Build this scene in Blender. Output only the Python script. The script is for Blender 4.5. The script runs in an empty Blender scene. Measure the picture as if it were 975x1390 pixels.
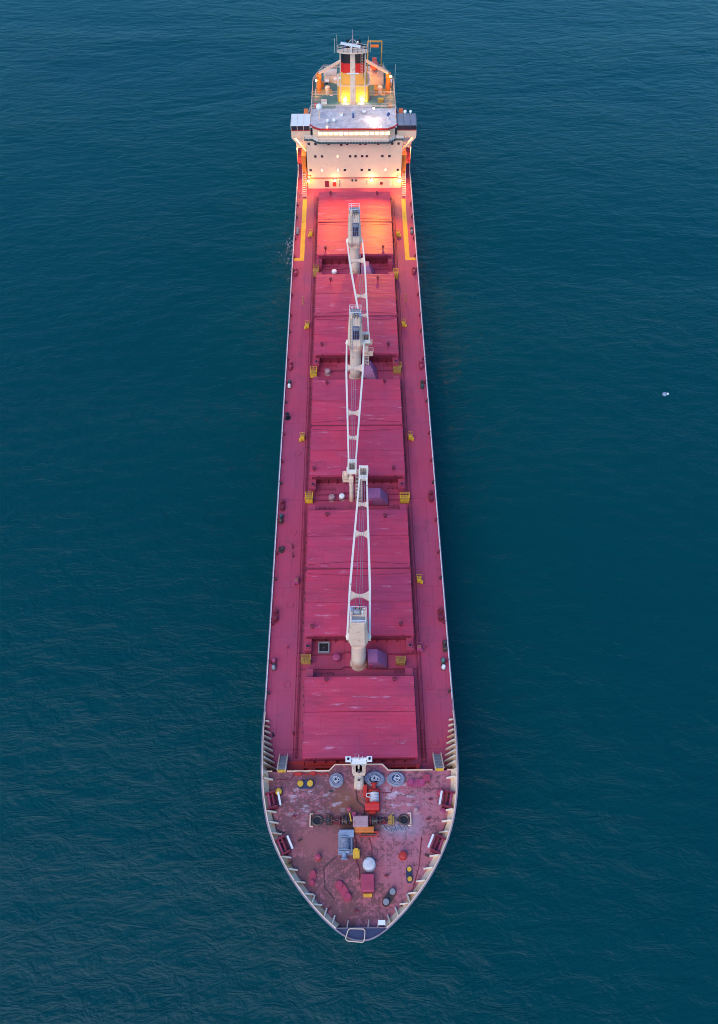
import bpy, bmesh, math, random
from mathutils import Vector, Matrix, noise
R = math.radians
random.seed(7)
scene = bpy.context.scene
COL = scene.collection
ZD = 9.0            # main deck above the sea, metres
FC = 3.0            # forecastle deck above the main deck

# ------------------------------------------------------------------ materials
def new_mat(name):
    m = bpy.data.materials.new(name); m.use_nodes = True
    nt = m.node_tree
    for n in list(nt.nodes): nt.nodes.remove(n)
    out = nt.nodes.new('ShaderNodeOutputMaterial'); b = nt.nodes.new('ShaderNodeBsdfPrincipled')
    nt.links.new(b.outputs[0], out.inputs[0])
    return m, nt, b
def N(nt, t, **kw):
    n = nt.nodes.new(t)
    for k, v in kw.items(): setattr(n, k, v)
    return n
def mix(nt, fac, a, b, mode='MIX'):
    n = nt.nodes.new('ShaderNodeMix'); n.data_type = 'RGBA'; n.blend_type = mode
    for sock, v in ((n.inputs[0], fac), (n.inputs[6], a), (n.inputs[7], b)):
        if hasattr(v, 'is_output'): nt.links.new(v, sock)
        elif isinstance(v, (int, float)): sock.default_value = v
        else: sock.default_value = (*v, 1)
    return n.outputs[2]
def coords(nt, scale=(1, 1, 1), rot=0.0, world=False, shift=True):
    g = N(nt, 'ShaderNodeNewGeometry') if world else N(nt, 'ShaderNodeTexCoord')
    src = g.outputs['Position'] if world else g.outputs['Object']
    mp = N(nt, 'ShaderNodeMapping')
    mp.inputs['Scale'].default_value = scale; mp.inputs['Rotation'].default_value = (0, 0, rot)
    if shift and not world:
        oi = N(nt, 'ShaderNodeObjectInfo'); ad = N(nt, 'ShaderNodeVectorMath', operation='MULTIPLY_ADD')
        cmb = N(nt, 'ShaderNodeCombineXYZ')
        for i in range(3): nt.links.new(oi.outputs['Random'], cmb.inputs[i])
        nt.links.new(cmb.outputs[0], ad.inputs[0]); ad.inputs[1].default_value = (91, 57, 33)
        nt.links.new(src, ad.inputs[2]); nt.links.new(ad.outputs[0], mp.inputs[0])
    else:
        nt.links.new(src, mp.inputs[0])
    return mp.outputs[0]
def noise_tex(nt, vec, scale, detail=5, rough=.6, dist=0):
    n = N(nt, 'ShaderNodeTexNoise'); n.inputs['Scale'].default_value = scale
    n.inputs['Detail'].default_value = detail; n.inputs['Roughness'].default_value = rough
    n.inputs['Distortion'].default_value = dist
    nt.links.new(vec, n.inputs['Vector']); return n.outputs['Fac']
def ramp(nt, fac, a, b, va=0.0, vb=1.0):
    n = N(nt, 'ShaderNodeMapRange'); n.inputs[1].default_value = a; n.inputs[2].default_value = b
    n.inputs[3].default_value = va; n.inputs[4].default_value = vb; n.clamp = True
    nt.links.new(fac, n.inputs[0]); return n.outputs[0]
def bump(nt, b, h, strength=.3, dist=.05):
    n = N(nt, 'ShaderNodeBump'); n.inputs['Strength'].default_value = strength; n.inputs['Distance'].default_value = dist
    nt.links.new(h, n.inputs['Height']); nt.links.new(n.outputs[0], b.inputs['Normal'])
def paint(name, col, dark=.75, rust=0.0, rough=.5, sc=1.0, rustcol=(.22, .07, .025), metal=0):
    m, nt, b = new_mat(name)
    v = coords(nt)
    n1 = noise_tex(nt, v, .6 * sc, 6, .65); n2 = noise_tex(nt, v, 3.1 * sc, 6, .7)
    c = mix(nt, ramp(nt, n1, .35, .7), tuple(x * dark for x in col), col)
    c = mix(nt, ramp(nt, n2, .55, .8, 0, .35), c, tuple(min(1, x * 1.25 + .03) for x in col))
    if rust:
        n3 = noise_tex(nt, v, 1.3 * sc, 8, .75)
        c = mix(nt, ramp(nt, n3, .62 - rust * .18, .72 - rust * .12), c, rustcol)
    nt.links.new(c, b.inputs['Base Color'])
    b.inputs['Roughness'].default_value = rough; b.inputs['Metallic'].default_value = metal
    bump(nt, b, n2, .25, .02)
    return m
def glow(name, col, s):
    m, nt, b = new_mat(name)
    b.inputs['Base Color'].default_value = (*col, 1); b.inputs['Emission Color'].default_value = (*col, 1)
    b.inputs['Emission Strength'].default_value = s
    return m

DECK = (.47, .044, .090)
HATCH = (.60, .040, .083)
def deck_mat():
    m, nt, b = new_mat('deck paint')
    v = coords(nt, world=True); vs = coords(nt, (1, .12, 1), world=True)
    big = noise_tex(nt, v, .07, 4, .6); med = noise_tex(nt, v, .45, 7, .7); fine = noise_tex(nt, v, 3.5, 6, .7)
    streak = noise_tex(nt, vs, .8, 6, .7, .6)
    c = mix(nt, ramp(nt, big, .35, .65), DECK, (.38, .055, .115))
    c = mix(nt, ramp(nt, med, .5, .75, 0, .55), c, (.31, .05, .10))
    c = mix(nt, ramp(nt, streak, .52, .75, 0, .45), c, (.50, .08, .13))
    c = mix(nt, ramp(nt, fine, .6, .75, 0, .35), c, (.24, .05, .09))
    br = N(nt, 'ShaderNodeTexBrick'); br.inputs['Scale'].default_value = 1; br.offset = .5
    br.inputs['Brick Width'].default_value = 2.4; br.inputs['Row Height'].default_value = 9.5
    br.inputs['Mortar Size'].default_value = .035; br.inputs['Mortar Smooth'].default_value = .4
    nt.links.new(v, br.inputs['Vector'])
    for i, cc in ((1, (1, 1, 1)), (2, (.93, .93, .95)), (3, (.5, .45, .5))): br.inputs[i].default_value = (*cc, 1)
    c = mix(nt, .8, c, br.outputs['Color'], 'MULTIPLY')
    # dirty soot puddle marks
    p = noise_tex(nt, v, .22, 8, .8)
    c = mix(nt, ramp(nt, p, .55, .68, 0, .6), c, (.17, .045, .07))
    nt.links.new(c, b.inputs['Base Color']); b.inputs['Roughness'].default_value = .55
    bump(nt, b, fine, .3, .02); return m
def fc_mat():
    m, nt, b = new_mat('worn forecastle paint')
    v = coords(nt, world=True); vx = coords(nt, (.5, 1.15, 1), world=True); vy = coords(nt, (1.5, .35, 1), world=True)
    big = noise_tex(nt, v, .13, 4, .6); med = noise_tex(nt, v, .6, 8, .75); fine = noise_tex(nt, v, 2.6, 8, .8)
    c = mix(nt, ramp(nt, big, .4, .62), (.47, .15, .19), (.44, .11, .13))
    c = mix(nt, ramp(nt, med, .45, .7, 0, .7), c, (.45, .17, .21))
    # plate field lines
    br = N(nt, 'ShaderNodeTexBrick'); br.inputs['Scale'].default_value = 1; br.offset = .5
    br.inputs['Brick Width'].default_value = 1.9; br.inputs['Row Height'].default_value = 5.2
    br.inputs['Mortar Size'].default_value = .04; br.inputs['Mortar Smooth'].default_value = .6
    nt.links.new(v, br.inputs['Vector'])
    for i, cc in ((1, (1, 1, 1)), (2, (.85, .88, .92)), (3, (.62, .55, .6))): br.inputs[i].default_value = (*cc, 1)
    c = mix(nt, .75, c, br.outputs['Color'], 'MULTIPLY')
    # rust flakes: denser on one half
    sep = N(nt, 'ShaderNodeSeparateXYZ'); nt.links.new(v, sep.inputs[0])
    sx = ramp(nt, sep.outputs[0], 5, -3); rr = noise_tex(nt, v, 1.5, 10, .85)
    pat = noise_tex(nt, v, .3, 3, .5)
    a1 = N(nt, 'ShaderNodeMath', operation='MULTIPLY_ADD'); nt.links.new(sx, a1.inputs[0]); a1.inputs[1].default_value = .09
    nt.links.new(rr, a1.inputs[2])
    a2 = N(nt, 'ShaderNodeMath', operation='MULTIPLY_ADD'); nt.links.new(pat, a2.inputs[0]); a2.inputs[1].default_value = .30
    nt.links.new(a1.outputs[0], a2.inputs[2])
    c = mix(nt, ramp(nt, a2.outputs[0], .665, .72, 0, .8), c, (.11, .042, .038))
    # brown stain round the windlass
    def blob(cx, cy, rx, ry):
        mp = N(nt, 'ShaderNodeMapping'); nt.links.new(v, mp.inputs[0])
        mp.inputs['Location'].default_value = (-cx / rx, -cy / ry, 0); mp.inputs['Scale'].default_value = (1 / rx, 1 / ry, 0)
        ln = N(nt, 'ShaderNodeVectorMath', operation='LENGTH'); nt.links.new(mp.outputs[0], ln.inputs[0])
        ad = N(nt, 'ShaderNodeMath', operation='MULTIPLY_ADD'); nt.links.new(med, ad.inputs[0]); ad.inputs[1].default_value = 1.6
        nt.links.new(ln.outputs['Value'], ad.inputs[2]); return ramp(nt, ad.outputs[0], 2.1, 1.2)
    c = mix(nt, blob(-1.8, 29.3, 2.6, 2.6), c, (.22, .075, .045))
    c = mix(nt, blob(-6.0, 24.0, 4.0, 2.0), c, (.30, .09, .09))
    c = mix(nt, blob(0.0, 26.3, 4.4, 1.5), c, (.15, .06, .045))
    g1 = N(nt, 'ShaderNodeMath', operation='MULTIPLY'); nt.links.new(blob(6.0, 26.2, 3.4, 1.8), g1.inputs[0]); g1.inputs[1].default_value = .6
    c = mix(nt, g1.outputs[0], c, (.30, .29, .36))
    # pale scuffs where the ropes were dragged
    sc = noise_tex(nt, vx, 1.1, 6, .75); reg = blob(-6.5, 29.3, 4.6, 2.6); reg2 = blob(5.6, 29.4, 3.8, 3.6)
    mx = N(nt, 'ShaderNodeMath', operation='MAXIMUM'); nt.links.new(reg, mx.inputs[0]); nt.links.new(reg2, mx.inputs[1])
    mm = N(nt, 'ShaderNodeMath', operation='MULTIPLY'); nt.links.new(ramp(nt, sc, .52, .64), mm.inputs[0]); nt.links.new(mx.outputs[0], mm.inputs[1])
    c = mix(nt, mm.outputs[0], c, (.56, .46, .52))
    nt.links.new(c, b.inputs['Base Color']); b.inputs['Roughness'].default_value = .6
    bump(nt, b, fine, .35, .02); return m
def hatch_mat():
    m, nt, b = new_mat('hatch cover paint')
    v = coords(nt); vx = coords(nt, (.28, 1.6, 1)); 
    big = noise_tex(nt, v, .12, 4, .6); fine = noise_tex(nt, v, 2.2, 8, .75); dent = noise_tex(nt, vx, .5, 4, .5)
    c = mix(nt, ramp(nt, big, .35, .65), HATCH, (.46, .045, .10))
    c = mix(nt, ramp(nt, dent, .45, .7, 0, .4), c, (.58, .07, .12))
    c = mix(nt, ramp(nt, fine, .58, .75, 0, .4), c, (.34, .04, .075))
    br = N(nt, 'ShaderNodeTexBrick'); br.inputs['Scale'].default_value = 1; br.offset = .5
    br.inputs['Brick Width'].default_value = 6.1; br.inputs['Row Height'].default_value = 1.55
    br.inputs['Mortar Size'].default_value = .03; br.inputs['Mortar Smooth'].default_value = .8
    nt.links.new(coords(nt, shift=False), br.inputs['Vector'])
    for i, cc in ((1, (1, 1, 1)), (2, (.88, .90, .92)), (3, (.50, .46, .5))): br.inputs[i].default_value = (*cc, 1)
    c = mix(nt, .9, c, br.outputs['Color'], 'MULTIPLY')
    gr = noise_tex(nt, vx, .33, 9, .78)
    c = mix(nt, ramp(nt, gr, .50, .66, 0, .7), c, (.30, .035, .065))
    s = noise_tex(nt, vx, .95, 8, .7)
    c = mix(nt, ramp(nt, s, .60, .70, 0, .55), c, (.66, .36, .46))
    s2 = noise_tex(nt, v, 2.9, 4, .7)
    c = mix(nt, ramp(nt, s2, .66, .72, 0, .5), c, (.62, .36, .45))
    nt.links.new(c, b.inputs['Base Color']); b.inputs['Roughness'].default_value = .42
    bump(nt, b, dent, .5, .25); return m
def sea_mat():
    m, nt, b = new_mat('sea water')
    v = coords(nt, world=True)
    big = noise_tex(nt, v, .006, 4, .6)
    c = mix(nt, ramp(nt, big, .3, .7), (.0000, .046, .054), (.0000, .055, .059))
    nt.links.new(c, b.inputs['Base Color'])
    b.inputs['Roughness'].default_value = .22; b.inputs['IOR'].default_value = 1.33; b.inputs['Specular IOR Level'].default_value = .27
    # three trains of ripples
    v1 = coords(nt, (.7, 1.5, 1), R(-24), world=True); v2 = coords(nt, (1.0, .8, 1), R(35), world=True); v3 = coords(nt, (.75, 1.3, 1), R(-12), world=True)
    n1 = noise_tex(nt, v1, .26, 6, .64, .6); n2 = noise_tex(nt, v2, .17, 5, .6, .5); n3 = noise_tex(nt, v3, 1.0, 4, .6, .3)
    sw = noise_tex(nt, v1, .045, 3, .5)
    a = N(nt, 'ShaderNodeMath', operation='MULTIPLY_ADD'); nt.links.new(n2, a.inputs[0]); a.inputs[1].default_value = .65; nt.links.new(n1, a.inputs[2])
    d = N(nt, 'ShaderNodeMath', operation='MULTIPLY_ADD'); nt.links.new(n3, d.inputs[0]); d.inputs[1].default_value = .28; nt.links.new(a.outputs[0], d.inputs[2])
    e = N(nt, 'ShaderNodeMath', operation='MULTIPLY_ADD'); nt.links.new(sw, e.inputs[0]); e.inputs[1].default_value = 1.2; nt.links.new(d.outputs[0], e.inputs[2])
    wp = noise_tex(nt, coords(nt, (1, 2.2, 1), R(-20), world=True), .011, 4, .6, .6)
    mu = N(nt, 'ShaderNodeMath', operation='MULTIPLY'); nt.links.new(e.outputs[0], mu.inputs[0]); nt.links.new(ramp(nt, wp, .35, .65, .6, 1.3), mu.inputs[1])
    bump(nt, b, mu.outputs[0], 1.0, .5)
    return m

M = dict(
    deck=deck_mat(), fc=fc_mat(), hatch=hatch_mat(), sea=sea_mat(),
    maroon=paint('dark red paint', (.22, .018, .04), rust=.3),
    red=paint('deck red paint', (.46, .05, .10), rust=.15),
    pink=paint('magenta paint', (.44, .06, .15)),
    purple=paint('purple paint', (.33, .10, .21), .8, rust=.1),
    brightred=paint('bright red paint', (.58, .03, .02), rust=.1),
    crimson=paint('red winch paint', (.70, .035, .03), .85),
    orange=paint('orange paint', (.75, .20, .03), rust=.2),
    yellow=paint('yellow paint', (.82, .45, .03), .75, rust=.25),
    dyellow=paint('dull yellow paint', (.50, .27, .06), .7, rust=.3),
    cream=paint('cream paint', (.90, .62, .43), .82, rust=.22, sc=.8),
    creamr=paint('rusty cream paint', (.90, .66, .44), .9, rust=.75, sc=.45, rustcol=(.70, .28, .06)),
    stay=paint('stay paint', (.84, .70, .54), .85, rust=.55, sc=.3, rustcol=(.6, .3, .1)),
    salmon=paint('deckhouse paint', (.84, .56, .36), .9, rust=.12, rustcol=(.66, .42, .26), sc=.5),  # base colour warmed in place of a warm light wash on the front
    white=paint('white paint', (.82, .80, .76), .92),
    jib=paint('crane jib white', (.88, .77, .62), .94, rust=.1),
    roofw=paint('grey white roof paint', (.74, .66, .63), .6, rust=.6, rustcol=(.42, .31, .31), sc=1.0),
    navy=paint('navy hull paint', (.035, .05, .12), .7, rust=.15),
    cap=paint('rim paint', (.34, .26, .30), .7, rust=.3),
    green=paint('green deck paint', (.09, .20, .17), .75, sc=.6),
    dgreen=paint('dark green paint', (.04, .09, .09), .75),
    grey=paint('grey paint', (.30, .30, .32), .7, rust=.2),
    pinkgrey=paint('faded pink metal', (.48, .27, .28), .8, rust=.4),
    blue=paint('pale blue paint', (.30, .36, .47), .75, rust=.3),
    dblue=paint('dark blue paint', (.04, .08, .22), .8),
    rope=paint('white rope', (.70, .66, .66), .65, sc=5, rough=.9),
    ropeg=paint('grey rope', (.34, .34, .42), .55, sc=5, rough=.9),
    ropeb=paint('blue rope', (.05, .13, .36), .6, sc=5, rough=.9),
    steel=paint('dark greasy steel', (.06, .045, .045), .6, rust=.6, rough=.4),
    black=paint('black paint', (.012, .012, .016), .8),
    glassd=paint('dark window glass', (.04, .03, .045), .8, rough=.12),
    glassb=paint('blue grey window glass', (.25, .25, .27), .8, rough=.15),
    fred=paint('funnel red', (.72, .015, .015), .92),
    fyel=paint('funnel yellow', (.84, .38, .06), .92),
    boat=paint('lifeboat orange', (.80, .10, .04), .9),
    winlit=glow('lit window', (1, .60, .24), 1.2),
    winyel=glow('lit cabin window', (1, .80, .45), 1.5),
    bulbw=glow('warm lamp', (1, .66, .28), 28), bulbo=glow('orange lamp', (1, .42, .10), 22), bulbc=glow('white lamp', (1, .86, .62), 30),
)
# patterned white for foam
# ------------------------------------------------------------------ mesh builder
class MB:
    def __init__(s): s.bm = bmesh.new()
    def _f(s, vs, quiet=True):
        try: return s.bm.faces.new(vs)
        except ValueError: return None
    def box(s, c, d, rz=0, rx=0, taper=1.0, bev=0):
        hx, hy, hz = d[0] / 2, d[1] / 2, d[2] / 2
        m = Matrix.Translation(c) @ Matrix.Rotation(rz, 4, 'Z') @ Matrix.Rotation(rx, 4, 'X')
        t = taper
        P = [(-hx, -hy, -hz), (hx, -hy, -hz), (hx, hy, -hz), (-hx, hy, -hz), (-hx * t, -hy * t, hz), (hx * t, -hy * t, hz), (hx * t, hy * t, hz), (-hx * t, hy * t, hz)]
        v = [s.bm.verts.new(m @ Vector(p)) for p in P]
        fs = [s._f([v[i] for i in f]) for f in ((3, 2, 1, 0), (4, 5, 6, 7), (0, 1, 5, 4), (1, 2, 6, 5), (2, 3, 7, 6), (3, 0, 4, 7))]
        if bev:
            es = list({e for f in fs for e in f.edges})
            bmesh.ops.bevel(s.bm, geom=es, offset=bev, segments=2, affect='EDGES', profile=.6)
        return s
    def b2(s, x0, x1, y0, y1, z0, z1, **k):
        return s.box(((x0 + x1) / 2, (y0 + y1) / 2, (z0 + z1) / 2), (x1 - x0, y1 - y0, z1 - z0), **k)
    def rod(s, a, b, r0, r1=None, n=8, caps=True):
        a, b = Vector(a), Vector(b); r1 = r0 if r1 is None else r1
        d = (b - a).normalized(); u = d.orthogonal().normalized(); w = d.cross(u)
        A, B = [], []
        for i in range(n):
            t = 2 * math.pi * i / n; o = u * math.cos(t) + w * math.sin(t)
            A.append(s.bm.verts.new(a + o * r0)); B.append(s.bm.verts.new(b + o * r1))
        for i in range(n): s._f([A[i], A[(i + 1) % n], B[(i + 1) % n], B[i]])
        if caps: s._f(A[::-1]); s._f(B)
        return s
    def path(s, pts, r, n=5, closed=False):
        pts = [Vector(p) for p in pts]
        if closed: pts.append(pts[0])
        for a, b in zip(pts, pts[1:]): s.rod(a, b, r, n=n)
        return s
    def bar(s, a, b, w, h, w1=None, h1=None):
        a, b = Vector(a), Vector(b); w1 = w if w1 is None else w1; h1 = h if h1 is None else h1
        d = (b - a).normalized(); sd = d.cross(Vector((0, 0, 1)))
        if sd.length < 1e-4: sd = Vector((1, 0, 0))
        sd.normalize(); up = sd.cross(d)
        q = []
        for p, ww, hh in ((a, w, h), (b, w1, h1)):
            q.append([s.bm.verts.new(p + sd * i * ww / 2 + up * j * hh / 2) for i, j in ((-1, -1), (1, -1), (1, 1), (-1, 1))])
        for i in range(4): s._f([q[0][i], q[0][(i + 1) % 4], q[1][(i + 1) % 4], q[1][i]])
        s._f(q[0][::-1]); s._f(q[1]); return s
    def prism(s, pts, z0, z1):
        A = [s.bm.verts.new((p[0], p[1], z0)) for p in pts]; B = [s.bm.verts.new((p[0], p[1], z1)) for p in pts]
        n = len(pts)
        for i in range(n): s._f([A[i], A[(i + 1) % n], B[(i + 1) % n], B[i]])
        s._f(A[::-1]); s._f(B); return s
    def loft(s, rings, caps=True):
        V = [[s.bm.verts.new(p) for p in r] for r in rings]
        n = len(rings[0])
        for a, b in zip(V, V[1:]):
            for i in range(n): s._f([a[i], a[(i + 1) % n], b[(i + 1) % n], b[i]])
        if caps: s._f(V[0][::-1]); s._f(V[-1])
        return s
    def strip(s, A, B):
        a = [s.bm.verts.new(p) for p in A]; b = [s.bm.verts.new(p) for p in B]
        for i in range(len(a) - 1): s._f([a[i], a[i + 1], b[i + 1], b[i]])
        return s
    def ball(s, c, r, sz=1.0, n=12, half=False):
        rings = []
        k0 = 0 if half else -n // 2
        for k in range(k0, n // 2 + 1):
            t = math.pi * k / n; rr = max(.001, r * math.cos(t))
            rings.append([(c[0] + rr * math.cos(2 * math.pi * i / n), c[1] + rr * math.sin(2 * math.pi * i / n), c[2] + r * sz * math.sin(t)) for i in range(n)])
        return s.loft(rings)
    def torus(s, c, R0, r, n=24, m=6, wob=0, sx=1.0, seed=0):
        rg = random.Random(seed); V = []
        ph = rg.random() * 6
        for i in range(n):
            t = 2 * math.pi * i / n; RR = R0 * (1 + wob * math.sin(3 * t + ph) + wob * .6 * math.sin(5 * t + 2 * ph)); zz = c[2] + wob * r * 2 * math.sin(2 * t + ph)
            V.append([s.bm.verts.new((c[0] + sx * (RR + r * math.cos(2 * math.pi * j / m)) * math.cos(t), c[1] + (RR + r * math.cos(2 * math.pi * j / m)) * math.sin(t), zz + r * math.sin(2 * math.pi * j / m))) for j in range(m)])
        for i in range(n):
            for j in range(m): s._f([V[i][j], V[(i + 1) % n][j], V[(i + 1) % n][(j + 1) % m], V[i][(j + 1) % m]])
        return s
    def rail(s, pts, h=1.1, step=2.0, r=.035, bars=3, closed=False):
        pts = [Vector(p) for p in pts]
        if closed: pts.append(pts[0])
        for a, b in zip(pts, pts[1:]):
            L = (b - a).length; k = max(1, round(L / step))
            for i in range(k + 1): 
                p = a.lerp(b, i / k); s.rod(p, p + Vector((0, 0, h)), r, n=4)
            for j in range(bars):
                o = Vector((0, 0, h * (j + 1) / bars)); s.rod(a + o, b + o, r, n=4)
        return s
    def build(s, name, mat, parent=None, smooth=False):
        bmesh.ops.recalc_face_normals(s.bm, faces=s.bm.faces[:])
        me = bpy.data.meshes.new(name); s.bm.to_mesh(me); s.bm.free()
        me.materials.append(M[mat] if isinstance(mat, str) else mat)
        if smooth:
            for p in me.polygons: p.use_smooth = True
            try: me.set_sharp_from_angle(angle=R(38))
            except Exception: pass
        o = bpy.data.objects.new(name, me); COL.objects.link(o)
        if parent: o.parent = parent
        return o
def thing(name, label, cat, loc=(0, 0, 0), rz=0, group=None):
    o = bpy.data.objects.new(name, None); COL.objects.link(o); o.empty_display_size = .3
    o.location = (loc[0], loc[1], loc[2] + ZD); o.rotation_euler = (0, 0, rz)
    o['label'] = label; o['category'] = cat
    if group: o['group'] = group
    return o
def dup(root, loc, rz, label, group=None, name=None):
    r = root.copy(); COL.objects.link(r)
    r.location = (loc[0], loc[1], loc[2] + ZD); r.rotation_euler = (0, 0, rz); r['label'] = label
    if group: r['group'] = group
    for ch in list(root.children):
        c = ch.copy(); COL.objects.link(c); c.parent = r
        for g in list(ch.children):
            d = g.copy(); COL.objects.link(d); d.parent = c
    return r
def catmull(P, k=6):
    out = []
    for i in range(1, len(P) - 2):
        p0, p1, p2, p3 = [Vector(P[j] + (0,)) for j in (i - 1, i, i + 1, i + 2)]
        for j in range(k):
            t = j / k
            q = .5 * ((2 * p1) + (-p0 + p2) * t + (2 * p0 - 5 * p1 + 4 * p2 - p3) * t * t + (-p0 + 3 * p1 - 3 * p2 + p3) * t ** 3)
            out.append((q.x, q.y))
    out.append(P[-2]); return out

# ------------------------------------------------------------------ sea
sm = MB(); S_ = 9000
# one sheet to the horizon, finer quads near the ship
xs = [-S_, -2500, -700, -200, 0, 200, 700, 2500, S_]
for i in range(8):
    for j in range(8):
        sm._f([sm.bm.verts.new((x, y + 120, 0)) for x, y in ((xs[i], xs[j]), (xs[i + 1], xs[j]), (xs[i + 1], xs[j + 1]), (xs[i], xs[j + 1]))])
bmesh.ops.remove_doubles(sm.bm, verts=sm.bm.verts[:], dist=.01)
sea = sm.build('sea', 'sea'); sea['kind'] = 'structure'

# ------------------------------------------------------------------ ship
ship = thing('cargo_ship', 'long bulk carrier with dark red deck and navy hull seen from above its bow', 'ship')
P0 = [(-2.5, 12.2), (0, 11.5), (2.5, 12.2), (5.7, 14.65), (9.05, 18.3), (11.5, 22.0), (13.25, 25.8), (14.25, 29.9), (14.65, 33.2), (14.95, 36.5), (15.2, 40), (15.3, 44), (15.3, 60), (15.3, 100), (15.3, 200), (15.0, 208), (14.2, 216), (12.8, 225), (10.5, 232), (7, 236), (3, 237.3), (0, 237.5), (-3, 237.3)]
rim = catmull(P0, 6)
def rim_h(y): return 4.35 if y < 34 else (.28 if y > 43.5 else .28 + 4.07 * (1 - (y - 34) / 9.5))
def deck_in(y): return .95 if y < 34 else (.12 if y > 43.5 else .12 + .83 * (1 - (y - 34) / 9.5))
def normals(P):
    out = []
    for i, p in enumerate(P):
        a = P[max(0, i - 1)]; b = P[min(len(P) - 1, i + 1)]
        d = Vector((b[0] - a[0], b[1] - a[1])).normalized(); n = Vector((d.y, -d.x))   # outward for right-hand side travelled bow to stern
        if i == 0: n = Vector((0, -1))
        out.append(n)
    return out
nr = normals(rim)
def off(i, d): return (max(0, rim[i][0] - nr[i].x * d), rim[i][1] - nr[i].y * d)
both = lambda pts: [(-x, y) for x, y in reversed(pts)] + [(x, y) for x, y in pts]
def ring(k, zf):
    r = []
    for (x, y) in rim:
        wb = max(0, min(1, (60 - y) / 45)); ws = max(0, min(1, (y - 205) / 30))
        xx = x * (1 - .42 * k * wb - .5 * k * ws); yy = y + 5.5 * k * wb - 5 * k * ws
        r.append((xx, yy, zf(y)))
    return [(-x, y, z) for x, y, z in reversed(r[1:])] + r
hull = MB()
rings = [ring(1, lambda y: -4.0 - 0), ring(.85, lambda y: 1.5), ring(.45, lambda y: 5.5), ring(.15, lambda y: ZD - 1 + .6 * (rim_h(y))), ring(0, lambda y: ZD + rim_h(y))]
hull.loft([[(x, y, z - ZD) for x, y, z in r] for r in rings], caps=False)
hull_o = hull.build('hull', 'navy', ship, smooth=True)
# red boot topping as a sub-part
bt = MB(); r1 = ring(.99, lambda y: 0.9); r2 = ring(.97, lambda y: -.2)
bt.loft([[(x * 1.002, y - (.02 if y < 60 else -.02), z - ZD) for x, y, z in r] for r in (r2, r1)], caps=False)
bt.build('boot_topping', 'maroon', hull_o)
# decks
dm = MB(); main_in = [off(i, deck_in(rim[i][1])) for i in range(len(rim)) if rim[i][1] > 33.5]
dm.prism(both([(main_in[0][0], 33.0)] + main_in), -.3, 0); dm.build('main_deck', 'deck', ship)
fm = MB(); fci = [off(i, .95) for i in range(len(rim)) if rim[i][1] < 33.6 and rim[i][1] > 13.2]
fpoly = [(3.2, 13.0)] + fci + [(fci[-1][0], 33.8)]
notch = [(4.3, 33.8), (3.4, 34.7), (-3.7, 34.7), (-4.6, 33.8)]
poly = [(x, y) for x, y in fpoly] + notch + [(-x, y) for x, y in reversed(fpoly)]
fm.prism(poly, .0, FC); fm.build('forecastle_deck', 'fc', ship)
# cream edge bar along the aft side of the forecastle
e = MB()
for s in (-1, 1):
    x0 = 4.3 if s > 0 else 4.6; x1 = 3.4 if s > 0 else 3.7
    e.bar((s * 10.95, 33.85, FC + .12), (s * x0, 33.85, FC + .12), .16, .25); e.bar((s * x0, 33.85, FC + .12), (s * x1, 34.75, FC + .12), .16, .25)
    e.bar((s * 13.15, 33.85, FC + .12), (s * 14.0, 33.85, FC + .12), .16, .25)
e.bar((-3.7, 34.75, FC + .12), (3.4, 34.75, FC + .12), .12, .2)
e.build('edge_bar', 'cream', ship)
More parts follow.
